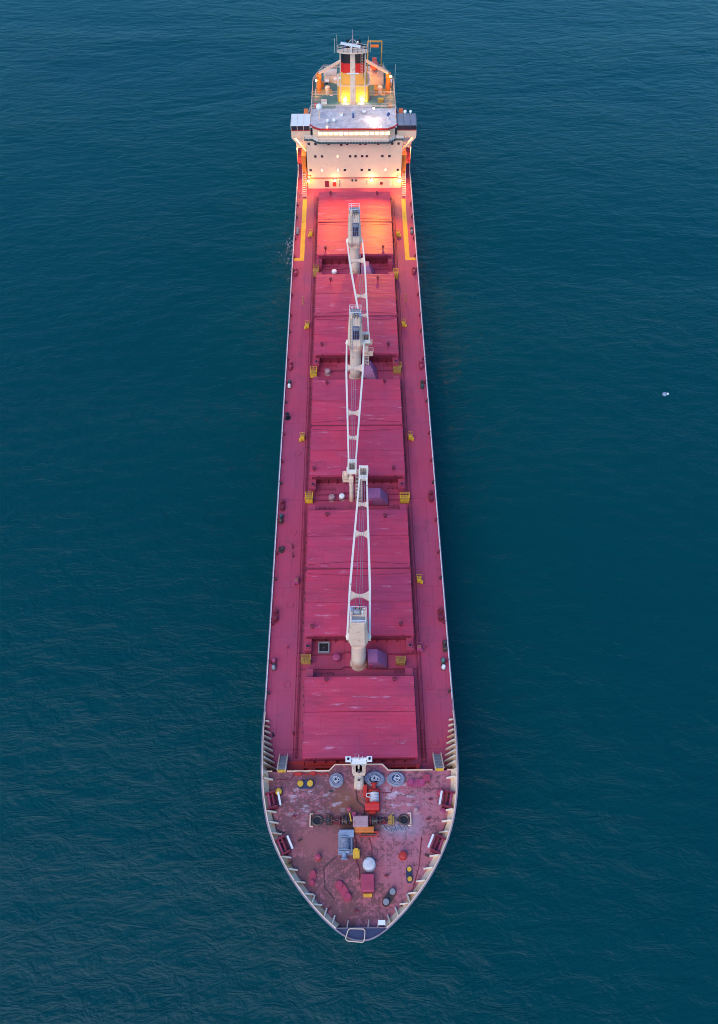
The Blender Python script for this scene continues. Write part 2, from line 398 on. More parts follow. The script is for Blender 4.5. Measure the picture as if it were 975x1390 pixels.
# bulwark plating, rim cap
for s in (-1, 1):
    b = MB(); A = []; B = []
    for i, p in enumerate(rim):
        if p[1] > 44 or p[0] < 3.3: continue
        a = off(i, .10); d = off(i, deck_in(p[1])); zf = FC if p[1] < 33.85 else 0
        A.append((s * a[0], a[1], rim_h(p[1]) - .02)); B.append((s * d[0], d[1], zf))
        if p[1] < 33.85 and rim[i + 1][1] > 33.85:
            A.append((s * a[0], 33.86, rim_h(33.8))); B.append((s * d[0], 33.86, 0))
    b.strip(A, B); b.build('bulwark', 'creamr', ship)
    c = MB(); O = []; I = []; O2 = []
    for i, p in enumerate(rim):
        if p[1] > 44.5: break
        w = .14; h = rim_h(p[1]) + .03; q = off(i, w)
        o_ = (p[0] + nr[i].x * .05, p[1] + nr[i].y * .05)
        O.append((s * o_[0], o_[1], h)); I.append((s * q[0], q[1], h)); O2.append((s * o_[0], o_[1], h - .15))
    c.strip(O, I); c.strip(O2, O); c.build('rim_cap', 'cap', ship)
    c = MB(); A = []; B = []                                # the cream inner lip of the cap
    for i, p in enumerate(rim):
        if p[1] > 44.5 or p[0] < 3.3: continue
        h = rim_h(p[1]) + .04; q = off(i, .13); w_ = off(i, .28); A.append((s * q[0], q[1], h)); B.append((s * w_[0], w_[1], h))
    c.strip(A, B); c.build('rim_lip', 'cream', ship)
    # gunwale strip along the whole side
    g = MB(); A = []; B = []; C_ = []
    for i, p in enumerate(rim):
        if p[1] < 43: continue
        q = off(i, .22); h = rim_h(p[1]) + .02
        A.append((s * (p[0] + .02), p[1], h)); B.append((s * q[0], q[1], h)); C_.append((s * q[0], q[1], 0))
    g.strip(A, B); g.strip(B, C_); g.build('gunwale', 'cap', ship)
    rl = MB(); pts = [(s * off(i, .25)[0], off(i, .25)[1], .2) for i, p in enumerate(rim) if p[1] > 44]
    rl.rail(pts, 1.05, 2.2, .035, 3); rl.build('railing', 'white', ship)
    # stays behind the plating
    def stay(x, y, ang, h0, ht, L, mat='cream'):
        st = MB(); d = Vector((math.cos(ang), math.sin(ang), 0)); n = Vector((-d.y, d.x, 0)) * .06
        base = Vector((x, y, 0))
        P = [base + Vector((0, 0, ht - .12)), base + d * .28 + Vector((0, 0, ht - .12)), base + d * L + Vector((0, 0, h0 + .35)), base + d * L + Vector((0, 0, h0)), base + d * .35 + Vector((0, 0, h0))]
        a = [st.bm.verts.new(p - n) for p in P]; b_ = [st.bm.verts.new(p + n) for p in P]
        for i in range(5): st._f([a[i], a[(i + 1) % 5], b_[(i + 1) % 5], b_[i]])
        st._f(a[::-1]); st._f(b_)
        # flange on the sloping edge, what is seen from above
        st.bar(P[1] + Vector((0, 0, .03)), P[2] + Vector((0, 0, .03)), .20, .05)
        st.build('bulwark_stay', mat, ship)
    def rim_x(y):
        for i in range(len(rim) - 1):
            if rim[i][1] <= y < rim[i + 1][1]:
                t = (y - rim[i][1]) / (rim[i + 1][1] - rim[i][1]); return rim[i][0] + t * (rim[i + 1][0] - rim[i][0])
    yy = 42.4
    while yy > 34.6:
        stay(s * (rim_x(yy) - .2), yy, math.pi if s > 0 else 0, 0, rim_h(yy), .75 + .26 * (42.4 - yy) / 2, 'stay'); yy -= .93
    for yy in (32.6, 28.0, 26.5, 25.0, 21.9, 20.3, 18.7, 17.2, 15.9):
        stay(s * (rim_x(yy) - .2), yy, (math.pi if s > 0 else 0) , FC, 4.35, 1.45, 'stay')
    for i, p in enumerate(rim):
        for xx in (7.0, 5.5, 4.1):
            if i + 1 < len(rim) and p[0] <= xx < rim[i + 1][0]:
                q = off(i, .2); stay(s * q[0], q[1], math.pi / 2 + s * .28, FC, 4.35, 1.3, 'stay')
# navy stem plate ahead of the straight breast bulwark
sp = MB(); tip = [(p[0] , p[1]) for i, p in enumerate(rim) if p[1] < 12.95]
tipi = [off(i, .12) if i else (0, rim[0][1] + .12) for i, p in enumerate(rim) if p[1] < 12.95]
sp.prism(both([t for t in tipi if t[0] > 0] + [(3.45, 12.98)]), 4.05, 4.2); sp.build('stem_plate', 'navy', ship)
bb = MB(); bb.b2(-3.6, 3.6, 12.98, 13.06, FC, 4.35); bb.build('breast_bulwark', 'cap', ship)
for x in (-1.9, .9, 2.2): 
    st = MB(); st.bar((x, 13.1, 4.2), (x + .15, 14.1, 3.2), .14, .08); st.build('bulwark_stay', 'cream', ship)
lp = MB(); lp.path([(-1.75, 12.75, 4.75), (-2.1, 11.75, 4.75), (-1.9, 11.5, 4.75), (.15, 11.3, 4.75), (.4, 11.5, 4.75), (.5, 12.6, 4.75), (.3, 12.85, 4.75), (-1.5, 12.9, 4.75)], .065, closed=True)
for x, y in ((-1.9, 11.6), (.3, 11.6), (.4, 12.75), (-1.65, 12.8)): lp.rod((x, y, 4.2), (x, y, 4.75), .05, n=5)
lp.build('bow_loop_rail', 'cream', ship)
# painted safe-zone marks
for s in (-1, 1):
    y0, y1 = (156.1, 181)
    pl = MB(); xm = 12.95 if s < 0 else 12.9
    pl.prism([(s * (xm - .55), y0), (s * (xm + .55), y0), (s * (xm + .55), y1), (s * (xm - .55), y1)], .004, .008)
    pl.prism([(s * (xm + .56), y0), (s * 14.9, y0), (s * 14.9, y0 + 1.0), (s * (xm + .56), y0 + 1.0)], .004, .008)
    o = pl.build('painted_line', 'yellow', ship); o['label'] = 'yellow painted line on the deck beside the aft hatch'
# pipes along the hatch sides
for s in (-1, 1):
    for x, r, m_ in ((9.75, .06, 'maroon'), (10.05, .08, 'red'), (10.35, .05, 'maroon')):
        p = MB(); p.path([(s * x, 36.5, .35), (s * x, 100, .35), (s * x, 182, .35)], r, 6)
        for y in range(38, 182, 4): p.box((s * x, y, .15), (.1, .1, .32))
        p.build('deck_pipe', m_, ship)
# raised sill round every hatch gap and transverse pipes
for y in (85.0, 86.3, 116.0, 118.9, 149.3, 152.5, 51.0, 53.6):
    p = MB(); p.path([(-9.7, y, .3), (-3, y, .3), (-2.4, y + .4, .3), (2.6, y + .4, .3), (3.1, y, .3), (9.7, y, .3)], .07, 5); p.build('cross_pipe', 'maroon', ship)
# low transverse girders ahead of hatch one, orange-red light painted in as bright red
fb = MB(); fb.b2(-8.6, 8.9, 34.9, 35.2, 0, .8); fb.b2(-11, -8.6, 34.0, 36.2, .02, .25)
for x in (-7, -4.5, 4.5, 7): fb.b2(x, x + .3, 34.2, 34.9, 0, 1.0)
fb.build('cross_girder', 'brightred', ship)

for c_, d_ in (((-7.4, 34.5, .9), (1.1, .7, .7)), ((-4.6, 34.4, .5), (2.2, .5, .6)), ((6.2, 34.4, .6), (3.0, .4, .5)), ((8.9, 34.8, .9), (.7, .7, 1.4))):
    fq = MB(); fq.box(c_, d_, bev=.1); fq.build('winch_housing', 'brightred', ship)
fp = MB(); fp.b2(-8.8, -.5, 33.9, 36.0, .004, .012); fp.build('red_light_patch', 'brightred', ship)  # bright red sheet carries the orange-red light on the recess deck

# ------------------------------------------------------------------ hatches
def make_hatch(y0, y1, hw, label, seams, mid, fl=True, al=True):
    cy = (y0 + y1) / 2; L = y1 - y0; h = L / 2
    t = thing('cargo_hatch', label, 'hatch', (.05, cy, 0), 0, 'cargo hatches down the middle of the deck')
    c = MB(); c.b2(-hw + .45, hw - .45, -h + .5, -h + .75, 0, 1.9); c.b2(-hw + .45, hw - .45, h - .75, h - .5, 0, 1.9)
    c.b2(-hw + .45, -hw + .7, -h + .75, h - .75, 0, 1.9); c.b2(hw - .7, hw - .45, -h + .75, h - .75, 0, 1.9)
    x = -hw + 1.6
    while x < hw - 1: c.b2(x, x + .12, -h + .12, -h + .5, 0, 1.8); c.b2(x, x + .12, h - .5, h - .12, 0, 1.8); x += 1.75
    yy = -h + 2
    while yy < h - 1: c.b2(-hw + .1, -hw + .45, yy, yy + .1, 0, 1.8); c.b2(hw - .45, hw - .1, yy, yy + .1, 0, 1.8); yy += 2.4
    c.build('hatch_coaming', 'maroon', t)
    # side ledges running past the ends: the wheel tracks
    for s in (-1, 1):
        k = MB(); k.b2(s * (hw - .62) - .62, s * (hw - .62) + .62, -h - (2.1 if fl else 0), -h + .45, 1.55, 1.95)
        if fl:
            k.b2(s * (hw - .62) - .1, s * (hw - .62) + .1, -h - 2.0, -h, 0, 1.55); k.b2(s * (hw - .62) - .45, s * (hw - .62) + .45, -h - 2.05, -h - 1.9, .2, 1.55)
            k.b2(s * (hw - .62) - .32, s * (hw - .62) + .32, -h - 1.9, -h - 1.2, 1.95, 2.5)
        if al:
            
            k2 = MB(); k2.b2(s * (hw - .62) - .62, s * (hw - .62) + .62, h - .45, h + 1.7, 1.55, 2.3); k2.b2(s * (hw - .62) - .1, s * (hw - .62) + .1, h, h + 1.6, 0, 1.55); k2.build('track_ledge', 'red', t)
        k.build('track_ledge', 'red', t)
        if fl:
            hb = MB(); hb.rod((s * (hw - .62), -h - 1.55, 2.5), (s * (hw - .62), -h - 1.55, 2.56), .24, n=12); hb.build('ledge_hole', 'black', t)
            hb = MB(); hb.box((s * (hw - .45), -h + .3, 2.75), (.7, .5, .5)); hb.build('hinge_block', 'red', t)
    # cover panels, split by the seams
    cuts = [-h] + [a - cy for a in seams] + [h]
    pr = 0
    for a, b_ in zip(cuts, cuts[1:]):
        gap = .05
        m_ = MB(); nx = 12; ny = max(2, int((b_ - a) / 1.2))
        # slight camber towards the centreline
        top = [[(-hw + 2 * hw * i / nx, a + gap + (b_ - a - 2 * gap) * j / ny, 3.15 + .12 * (1 - abs(2 * i / nx - 1)) ) for i in range(nx + 1)] for j in range(ny + 1)]
        V = [[m_.bm.verts.new(p) for p in r] for r in top]
        for j in range(ny):
            for i in range(nx): m_._f([V[j][i], V[j][i + 1], V[j + 1][i + 1], V[j + 1][i]])
        m_.box((0, (a + b_) / 2, 2.56), (2 * hw - .02, b_ - a - 2 * gap - .02, 1.18))
        # plate edge rim
        for s in (-1, 1): m_.b2(s * hw - .05, s * hw + .05, a + gap, b_ - gap, 2.0, 3.2)
        m_.b2(-hw, hw, a + gap - .03, a + gap + .05, 2.05, 3.14)
        m_.build('cover_panel', 'hatch', t)
    if mid:
        d = MB(); d.b2(-hw - .15, hw + .15, mid - cy - .09, mid - cy + .09, 3.2, 3.34); 
        d.b2(-hw - .25, -hw + .1, mid - cy - .35, mid - cy + .35, 2.6, 3.3); d.b2(hw - .1, hw + .25, mid - cy - .35, mid - cy + .35, 2.6, 3.3)
        d.build('seam_strip', 'maroon', t)
        for sg in (-1, 1):                       # raised bowed stiffener seams beside the joint
            d = MB(); d.path([(-hw + .3, mid - cy + sg * .9, 3.2), (-hw * .4, mid - cy + sg * 1.25, 3.26), (0, mid - cy + sg * 1.45, 3.3), (hw * .4, mid - cy + sg * 1.25, 3.26), (hw - .3, mid - cy + sg * .9, 3.2)], .035, 4)
            d.build('seam_weld', 'maroon', t)
    for s in (-1, 1):                            # cleats and stiffeners along the cover sides
        d = MB(); yy = -h + 1.2
        while yy < h - .8: d.b2(s * (hw + .12) - .09, s * (hw + .12) + .09, yy, yy + .18, 1.9, 2.7); yy += 1.45
        o = d.build('side_cleats', 'steel', t); o['kind'] = 'stuff'
    d = MB(); d.b2(-hw + .4, hw - .4, -h + .0 - .06, -h - .02, 2.0, 2.75)
    for x in (-hw + 1.8, hw - 1.8): d.box((x, -h - .1, 2.9), (.35, .18, .25))
    d.build('end_beam', 'maroon', t)
    return t
hs = [
 (35.75, 48.65, 8.75, 'foremost hatch with pale scuffed cover, just behind the forecastle', [42.85], None),
 (55.8, 80.9, 9.15, 'hatch directly behind the front crane, under its jib', [61.9, 68.4, 75.2], 68.4),
 (88.8, 113.7, 9.12, 'third hatch from the bow, under the jib of the middle crane', [94.8, 101.1, 107.9], 101.1),
 (121.2, 147.2, 9.15, 'hatch between the middle crane and the aft crane', [127.2, 132.9, 140.5], 132.9),
 (154.4, 179.6, 9.15, 'hatch lit orange right in front of the deckhouse', [166.9], 166.9)]
for k, (a, b, w, lb, sm_, md) in enumerate(hs):
    if k in (0,): make_hatch(a, b, w, lb, sm_, md, fl=False)
    elif k == 4: make_hatch(a, b, w, lb, sm_, md, al=False)
    else: make_hatch(a, b, w, lb, sm_, md)

# small posts standing on the hatch covers
def mk_post():
    t = thing('hatch_vent', 'x', 'vent', (0, 0, 3.2), 0, 'small vents on the hatch covers')
    p = MB(); p.rod((0, 0, 0), (0, 0, .7), .16, n=10); p.build('vent_pipe', 'maroon', t)
    p = MB(); p.box((0, 0, .85), (.62, .55, .42), bev=.08); p.build('vent_head', 'maroon', t); return t
posts = [(-5.25, 49.14, 0), (5.68, 49.17, 0), (-7.72, 57.17, 1), (7.09, 57.44, 1), (-5.58, 79.51, 1), (5.11, 79.09, 1), (-8.2, 90.0, 2), (7.0, 90.0, 2), (-6.05, 112.3, 2), (5.92, 112.61, 2), (-7.33, 123.53, 3), (7.02, 123.4, 3), (-5.67, 144.69, 3), (5.29, 145.1, 3), (-7.04, 155.93, 4), (6.8, 156.36, 4), (-6.07, 178.11, 4), (5.87, 178.0, 4)]
hn = ['foremost hatch', 'hatch behind the front crane', 'third hatch from the bow', 'hatch between the middle and aft cranes', 'orange lit hatch before the deckhouse']
p0 = None
for x, y, k in posts:
    a, b = hs[k][0], hs[k][1]
    y = min(max(y, a + .9), b - .8)
    side = 'left' if x < 0 else 'right'; end = 'aft' if y > (a + b) / 2 else 'forward'
    lb = f'small dark vent, {side} {end} corner of the {hn[k]}'
    if p0 is None: p0 = mk_post(); p0.location = (x, y, ZD + 3.2); p0['label'] = lb
    else: dup(p0, (x, y, 3.2), 0, lb)

# ------------------------------------------------------------------ cranes
def octo(hw, hd, ch, z, oy=0):
    return [(hw - ch, -hd + oy, z), (hw, -hd + ch + oy, z), (hw, hd - ch + oy, z), (hw - ch, hd + oy, z), (-hw + ch, hd + oy, z), (-hw, hd - ch + oy, z), (-hw, -hd + ch + oy, z), (-hw + ch, -hd + oy, z)]
def make_crane(label):
    t = thing('deck_crane', label, 'crane', (0, 0, 0), 0, 'deck cranes on the centreline')
    p = MB(); p.rod((0, 0, 0), (0, 0, .5), 1.45, 1.25, 24); p.rod((0, 0, .5), (0, 0, 8.7), 1.2, 1.12, 24)
    p.build('pedestal', 'cream', t, True)
    p = MB(); p.rod((0, 0, 8.7), (0, 0, 9.1), 1.42, 1.42, 28); p.rod((0, 0, 9.1), (0, 0, 9.4), 1.2, n=24)
    for k in range(20): a = k * math.pi / 10; p.rod((1.33 * math.cos(a), 1.33 * math.sin(a), 9.1), (1.33 * math.cos(a), 1.33 * math.sin(a), 9.2), .05, n=6)
    p.build('slewing_ring', 'cream', t, True)
    h = MB(); h.loft([octo(1.25, 1.25, .45, 9.35), octo(1.52, 1.5, .5, 10.6), octo(1.45, 1.45, .5, 13.6), octo(1.2, 1.25, .3, 17.4, -.1), octo(1.2, 1.25, .3, 18, -.1)])
    hh = h.build('crane_house', 'cream', t)
    r = MB(); q = [(1.15, -1.3, 18), (1.15, .9, 18), (-1.15, .9, 18), (-1.15, -1.3, 18)]; r.rail(q, 1.0, 1.1, .045, 2, closed=True); r.build('top_railing', 'white', t)
    g = MB(); g.b2(-.95, .95, -1.2, -.25, 18.01, 18.12); g.build('top_grating', 'grey', t)
    w = MB(); w.rod((-.75, .35, 18.55), (.15, .35, 18.55), .38, n=14); w.box((-.3, .35, 18.2), (1.2, .7, .35)); w.rod((-.85, .35, 18.55), (-.78, .35, 18.55), .5, n=14); w.rod((.18, .35, 18.55), (.25, .35, 18.55), .5, n=14); w.build('rope_winch', 'grey', t)
    for x in (-.45, .1, .45):
        w = MB(); w.rod((x - .06, 1.25, 18.5), (x + .06, 1.25, 18.5), .42, n=16); w.bar((x, 1.0, 17.6), (x, 1.3, 18.5), .12, .3); w.build('sheave', 'steel', t)
    bx = MB(); bx.box((-1.0, .85, 18.35), (.55, .6, .6), bev=.06); bx.build('control_box', 'blue', t)
    bx = MB(); bx.rod((.6, -.1, 18), (.6, -.1, 19.4), .05, n=6); bx.ball((.6, -.1, 19.45), .16); bx.build('mast_light', 'white', t)
    # cab window in the jib side of the house
    c = MB(); c.box((-.15, 1.56, 14.2), (1.35, .28, 3.2), rx=R(4)); c.build('cab_frame', 'dblue', t)
    for z, m_, hz in ((15.35, 'glassb', .75), (14.35, 'glassd', .75), (13.3, 'glassd', .95)):
        c = MB(); c.box((-.15, 1.70 - (z - 14.2) * .07, z), (1.15, .06, hz), rx=R(4)); c.build('cab_window', m_, t)
    lb = MB()
    for s in (-1, 1): lb.bar((.75 + s * .2, 1.60, 9.6), (.75 + s * .2, 1.35, 17.8), .05, .05)
    for k in range(20): lb.bar((.55, 1.6 - k * .012, 9.9 + k * .4), (.95, 1.6 - k * .012, 9.9 + k * .4), .04, .04)
    lb.build('ladder', 'grey', t)
    # pivots and jib
    for s in (-1, 1):
        pv = MB(); pv.box((s * 1.62, .15, 10.1), (.35, .9, 1.0), bev=.08); pv.rod((s * 1.3, .2, 10.1), (s * 2.0, .2, 10.1), .2, n=12); pv.build('jib_pivot', 'jib', t)
        j = MB(); j.bar((s * 1.78, -.35, 10.1), (s * 1.62, 9, 10.15), .28, .5, .36, .75); j.bar((s * 1.62, 9, 10.15), (s * .66, 30.6, 10.2), .36, .75, .28, .5)
        j.build('jib_beam', 'jib', t)
    for yc in (7.3, 19.1, 25.2):
        hw = 1.68 - max(0, (yc - 9)) * .0445; n = 10; L = .95 if yc < 20 else .55
        P = [(-hw + 2 * hw * i / n, yc + .22 + L * (2 * i / n - 1) ** 2 * .9) for i in range(n + 1)]; Q = [(x, 2 * yc - y) for x, y in reversed(P)]
        w = MB(); w.prism(P + Q, 9.95, 10.35); w.build('jib_web', 'cream', t)
    tb = MB(); tb.b2(-.82, .82, 30.5, 33.4, 9.95, 10.02); tb.b2(-.82, -.6, 30.5, 33.4, 9.8, 10.65); tb.b2(.6, .82, 30.5, 33.4, 9.8, 10.65); tb.b2(-.6, .6, 30.5, 31.3, 10.3, 10.6); tb.b2(-.6, .6, 32.9, 33.4, 9.9, 10.6)
    tb.build('jib_head', 'jib', t)
    for x in (-.3, 0, .3):
        w = MB(); w.rod((x - .07, 32.1, 10.45), (x + .07, 32.1, 10.45), .5, n=16); w.build('sheave', 'steel', t)
    for x, tx in ((-.45, -.3), (.1, 0), (.45, .3)):
        w = MB(); p_ = [Vector((x, 1.3, 18.9)).lerp(Vector((tx, 32.0, 10.95)), k / 8) - Vector((0, 0, .9 * math.sin(math.pi * k / 8))) for k in range(9)]
        w.path(p_, .04, 4); w.build('hoist_wire', 'grey', t)
    hk = MB(); hk.box((.15, 33.9, 8.9), (.9, .5, 1.5), bev=.15); hk.rod((.15, 33.9, 7.8), (.15, 33.9, 8.2), .16, n=8); hk.torus((.15, 33.9, 7.5), .28, .09, 14, 6); hk.rod((.15, 33.5, 10), (.15, 33.9, 9.6), .05, n=5)
    hk.build('hook_block', 'cream', t)
    return t
cr = make_crane('front crane with its jib pointing back towards the deckhouse')
cr.location = (-.02, 52.2, ZD); cr.rotation_euler = (0, 0, R(-2.06))
c2 = dup(cr, (-.09, 117.55, 0), R(178.57), 'middle crane, its jib lying towards the bow beside the front jib tip')
c3 = dup(cr, (-.05, 150.6, 0), R(183.85), 'aft crane, nearest the deckhouse, jib resting beside the middle crane')

# jib rests
def lattice(m, x, y, z0, z1, w, r=.07, rr=.045):
    C4 = [(x - w, y - w), (x + w, y - w), (x + w, y + w), (x - w, y + w)]
    for a in C4: m.rod((*a, z0), (*a, z1), r, n=6)
    k = max(1, int((z1 - z0) / (2.0 * w)))
    for i in range(k):
        za = z0 + (z1 - z0) * i / k; zb = z0 + (z1 - z0) * (i + 1) / k
        for q in range(4):
            a, b = C4[q], C4[(q + 1) % 4]
            m.rod((*a, za), (*b, zb), rr, n=4); m.rod((*a, zb), (*b, zb), rr, n=4)
t = thing('jib_rest', 'cream lattice mast holding up two jib tips between the second and third hatches', 'jib rest', (0, 85.2, 0))
m = MB(); m.rod((-1.05, 0, 0), (-1.05, 0, 9.2), .42, .34, 14); m.build('rest_post', 'cream', t, True)
m = MB(); lattice(m, .35, 0, 0, 9.2, .55); m.build('lattice_tower', 'cream', t)
m = MB(); m.b2(-1.9, 2.1, -.35, .35, 9.2, 9.55); m.b2(-1.9, -1.7, -.35, .35, 9.55, 10.2); m.b2(1.9, 2.1, -.35, .35, 9.55, 10.2); m.build('cradle', 'cream', t)
m = MB(); m.rail([(-2.7, -.7, 7), (-1.4, -.7, 7), (-1.4, .9, 7), (-2.7, .9, 7)], 1.0, 1, .05, 2, closed=True); m.b2(-2.7, -1.4, -.7, .9, 6.9, 7.0); m.build('platform', 'cream', t)
m = MB(); m.box((-2.1, .1, 8.0), (.8, .8, 1.9), bev=.2); m.build('floodlight_box', 'cream', t)
m = MB()
for s in (-1, 1): m.bar((.35 + s * .22, -.62, 0), (.35 + s * .22, -.62, 9.2), .05, .05)
for k in range(24): m.bar((.13, -.62, .3 + k * .37), (.57, -.62, .3 + k * .37), .04, .04)
m.build('ladder', 'grey', t)
t = thing('jib_rest', 'cream bracket tower under the aft jib tip beside the middle crane', 'jib rest', (2.3, 118.3, 0))
m = MB(); lattice(m, 0, 0, 0, 9.0, .42); m.build('lattice_tower', 'cream', t)
m = MB(); m.b2(-1.1, 1.1, -.3, .3, 9.0, 9.35); m.b2(-1.15, -.95, -.3, .3, 9.35, 10.0); m.b2(.95, 1.15, -.3, .3, 9.35, 10.0); m.build('cradle', 'cream', t)
m = MB(); m.rail([(-.9, -1.9, 7.4), (1.3, -1.9, 7.4), (1.3, -.5, 7.4), (-.9, -.5, 7.4)], 1.0, 1, .05, 2, closed=True); m.b2(-.9, 1.3, -1.9, -.5, 7.3, 7.4); m.build('platform', 'cream', t)

# ------------------------------------------------------------------ machinery houses beside the cranes
def mast_house(x0, x1, x2, y0, y1, label, h=2.7, mat='purple', slope_all=False):
    t = thing('machinery_house', label, 'deck locker', ((x0 + x2) / 2, (y0 + y1) / 2, 0), 0, 'purple machinery houses beside the cranes')
    cx, cy = (x0 + x2) / 2, (y0 + y1) / 2; a, b, c = x0 - cx, x1 - cx, x2 - cx; d = (y1 - y0) / 2
    m = MB()
    if slope_all: m.loft([[(a, -d, 0), (c, -d, 0), (c, d, 0), (a, d, 0)], [(a, -d, .3), (c, -d, .3), (c, d, .3), (a, d, .3)], [(a + .3, d * .2, h), (b, d * .2, h), (b, d, h), (a + .3, d, h)]])
    else: m.loft([[(a, -d, 0), (c, -d, 0), (c, d, 0), (a, d, 0)], [(a, -d, .6), (c, -d, .6), (c, d, .6), (a, d, .6)], [(a, -d, h), (b, -d, h), (b, d, h), (a, d, h)]])
    m.build('house_shell', mat, t)
    m = MB(); m.b2(a - .1, c + .1, -d - .1, d + .1, 0, .12); m.build('base_frame', 'maroon', t)
    m = MB(); m.rod((b - .2, 0, h * .62), (b + .35, 0, h * .8), .09, n=8); m.build('handle', 'white', t)
    m = MB(); m.box((a + .5, -d - .03, 1.0), (.7, .06, 1.6)); m.build('door', 'pink', t)
mast_house(1.5, 3.1, 4.75, 51.2, 53.5, 'purple machinery house with sloping side beside the front crane')
mast_house(2.0, 4.4, 5.9, 83.9, 86.1, 'purple machinery house beside the lattice jib rest')
mast_house(1.3, 3.2, 4.6, 115.4, 119.2, 'purple machinery house beside the middle crane', slope_all=True, h=3.0)
mast_house(1.3, 3.3, 4.7, 147.9, 152.0, 'purple machinery house beside the aft crane', slope_all=True, h=3.0)

# ------------------------------------------------------------------ small deck gear
def yellow_platform(x, y, w, d, label, mat='yellow', rz=0):
    t = thing('access_platform', label, 'platform', (x, y, 0), rz, 'yellow hatch access platforms')
    m = MB(); m.b2(-w / 2, w / 2, -d / 2, d / 2, 1.15, 1.3); m.b2(-w / 2 + .15, w / 2 - .15, -d / 2 + .1, d / 2 - .1, .2, 1.15); m.build('platform_deck', mat, t)
    m = MB()
    for sx in (-1, 1):
        for sy in (-1, 1): m.rod((sx * (w / 2 - .08), sy * (d / 2 - .08), 0), (sx * (w / 2 - .08), sy * (d / 2 - .08), 2.2), .05, n=6)
    m.rail([(-w / 2, d / 2, 1.3), (w / 2, d / 2, 1.3), (w / 2, -d / 2, 1.3), (-w / 2, -d / 2, 1.3)], .9, .6, .04, 2); m.build('platform_railing', mat, t)
    m = MB(); 
    for k in range(5): m.b2(-w / 2 + .2 + k * (w - .4) / 5, -w / 2 + .32 + k * (w - .4) / 5, -d / 2 + .15, d / 2 - .15, 1.3, 1.42)
    m.build('grating_bar', 'dyellow', t)
for x, y, w, d, lb, mt in (
    (-8.75, 52.4, 2.0, 1.2, 'yellow platform left of the front crane, level with it', 'dyellow'),
    (6.95, 52.0, 1.9, 1.0, 'dull yellow platform right of the front crane by the purple house', 'dyellow'),
    (-9.15, 85.0, 1.8, 1.6, 'yellow platform left of the two pale vents by the lattice jib rest', 'yellow'),
    (9.05, 84.8, 2.2, 1.5, 'yellow platform at the right end of the gap with the lattice jib rest', 'yellow'),
    (-9.1, 117.6, 1.8, 1.8, 'yellow platform at the left end of the middle crane gap', 'yellow'),
    (8.9, 118.8, 2.1, 1.9, 'dull yellow platform at the right end of the middle crane gap', 'dyellow'),
    (-9.3, 150.8, 1.7, 2.4, 'yellow platform at the left end of the aft crane gap', 'dyellow'),
    (9.7, 149.6, 1.4, 1.7, 'orange yellow platform at the right end of the aft crane gap', 'yellow')):
    yellow_platform(x, y, w * .82, d * .85, lb, 'dyellow' if 'dull' in lb or mt == 'dyellow' else mt)
def side_box(x, y, label, mat='yellow'):
    t = thing('valve_box', label, 'valve box', (x, y, 0), 0, 'valve boxes along the hatch sides')
    m = MB(); m.box((0, 0, .7), (.8, .9, 1.0), bev=.1); m.box((.45 if x > 0 else -.45, -.4, .5), (.5, .5, .6), bev=.06); m.build('box_body', mat, t)
    m = MB(); m.rail([(-.5, .6, 0), (.5, .6, 0)], 1.6, .5, .04, 2); m.build('hand_rail', mat, t)
    m = MB(); m.torus((0, 0, 1.35), .22, .04, 14, 5); m.rod((0, 0, 1.2), (0, 0, 1.35), .04, n=6); m.build('valve_wheel', 'dyellow', t)
for x, y, lb, mt in ((-10.9, 100.1, 'yellow valve box left of the third hatch', 'yellow'), (10.9, 100.1, 'yellow valve box right of the third hatch', 'yellow'),
    (-10.9, 132.6, 'yellow valve box left of the hatch between middle and aft cranes', 'yellow'), (10.9, 133.0, 'yellow valve box right of the hatch between middle and aft cranes', 'yellow'),
    (-11.0, 165.6, 'yellow valve box left of the orange lit hatch', 'yellow'), (10.9, 165.4, 'yellow valve box right of the orange lit hatch', 'yellow'),
    (-10.9, 67.4, 'pink valve box left of the hatch behind the front crane', 'pink'), (10.9, 67.5, 'yellow valve box right of the hatch behind the front crane', 'yellow'),
    (10.2, 54.5, 'pink valve box right of the front crane', 'pink')):
    side_box(x, y, lb, mt)
def drum(x, y, label, body, top, r=.62, h=1.0, z=0, name='mushroom_vent', cat='vent'):
    t = thing(name, label, cat, (x, y, z), 0)
    m = MB(); m.rod((0, 0, 0), (0, 0, h * .7), r * .75, n=18); m.rod((0, 0, 0), (0, 0, .08), r * 1.05, n=18); m.build('vent_body', body, t, True)
    m = MB(); m.rod((0, 0, h * .7), (0, 0, h), r, r * .95, 20); m.ball((0, 0, h), r * .95, .3, 16, True); m.build('vent_cap', top, t, True)
    return t
drum(-3.7, 52.9, 'pink drum vent with a glossy cap left of the front crane', 'pink', 'pink', .7, 1.1)
drum(-4.85, 85.4, 'pale pink drum vent, left one of the pair by the lattice jib rest', 'pinkgrey', 'pinkgrey', .6, 1.1)
drum(-2.9, 85.5, 'pale drum vent with white marks, right one of the pair by the jib rest', 'pinkgrey', 'white', .55, 1.2)
drum(-6.1, 118.3, 'pale grey drum vent left of the middle crane', 'pinkgrey', 'pinkgrey', .65, 1.1)
drum(-4.95, 150.6, 'white topped drum vent left of the aft crane', 'pinkgrey', 'white', .65, 1.4)
t = thing('square_manhole', 'open square manhole with grey rim left of the front crane', 'manhole', (-5.85, 54.9, 0))
m = MB()
for a in ((-.95, .95, .75, .95), (-.95, .95, -.95, -.75), (-.95, -.75, -.75, .75), (.75, .95, -.75, .75)): m.b2(*a, 0, .6)
m.build('rim', 'grey', t); m = MB(); m.b2(-.75, .75, -.75, .75, .3, .34); m.build('dark_opening', 'black', t)
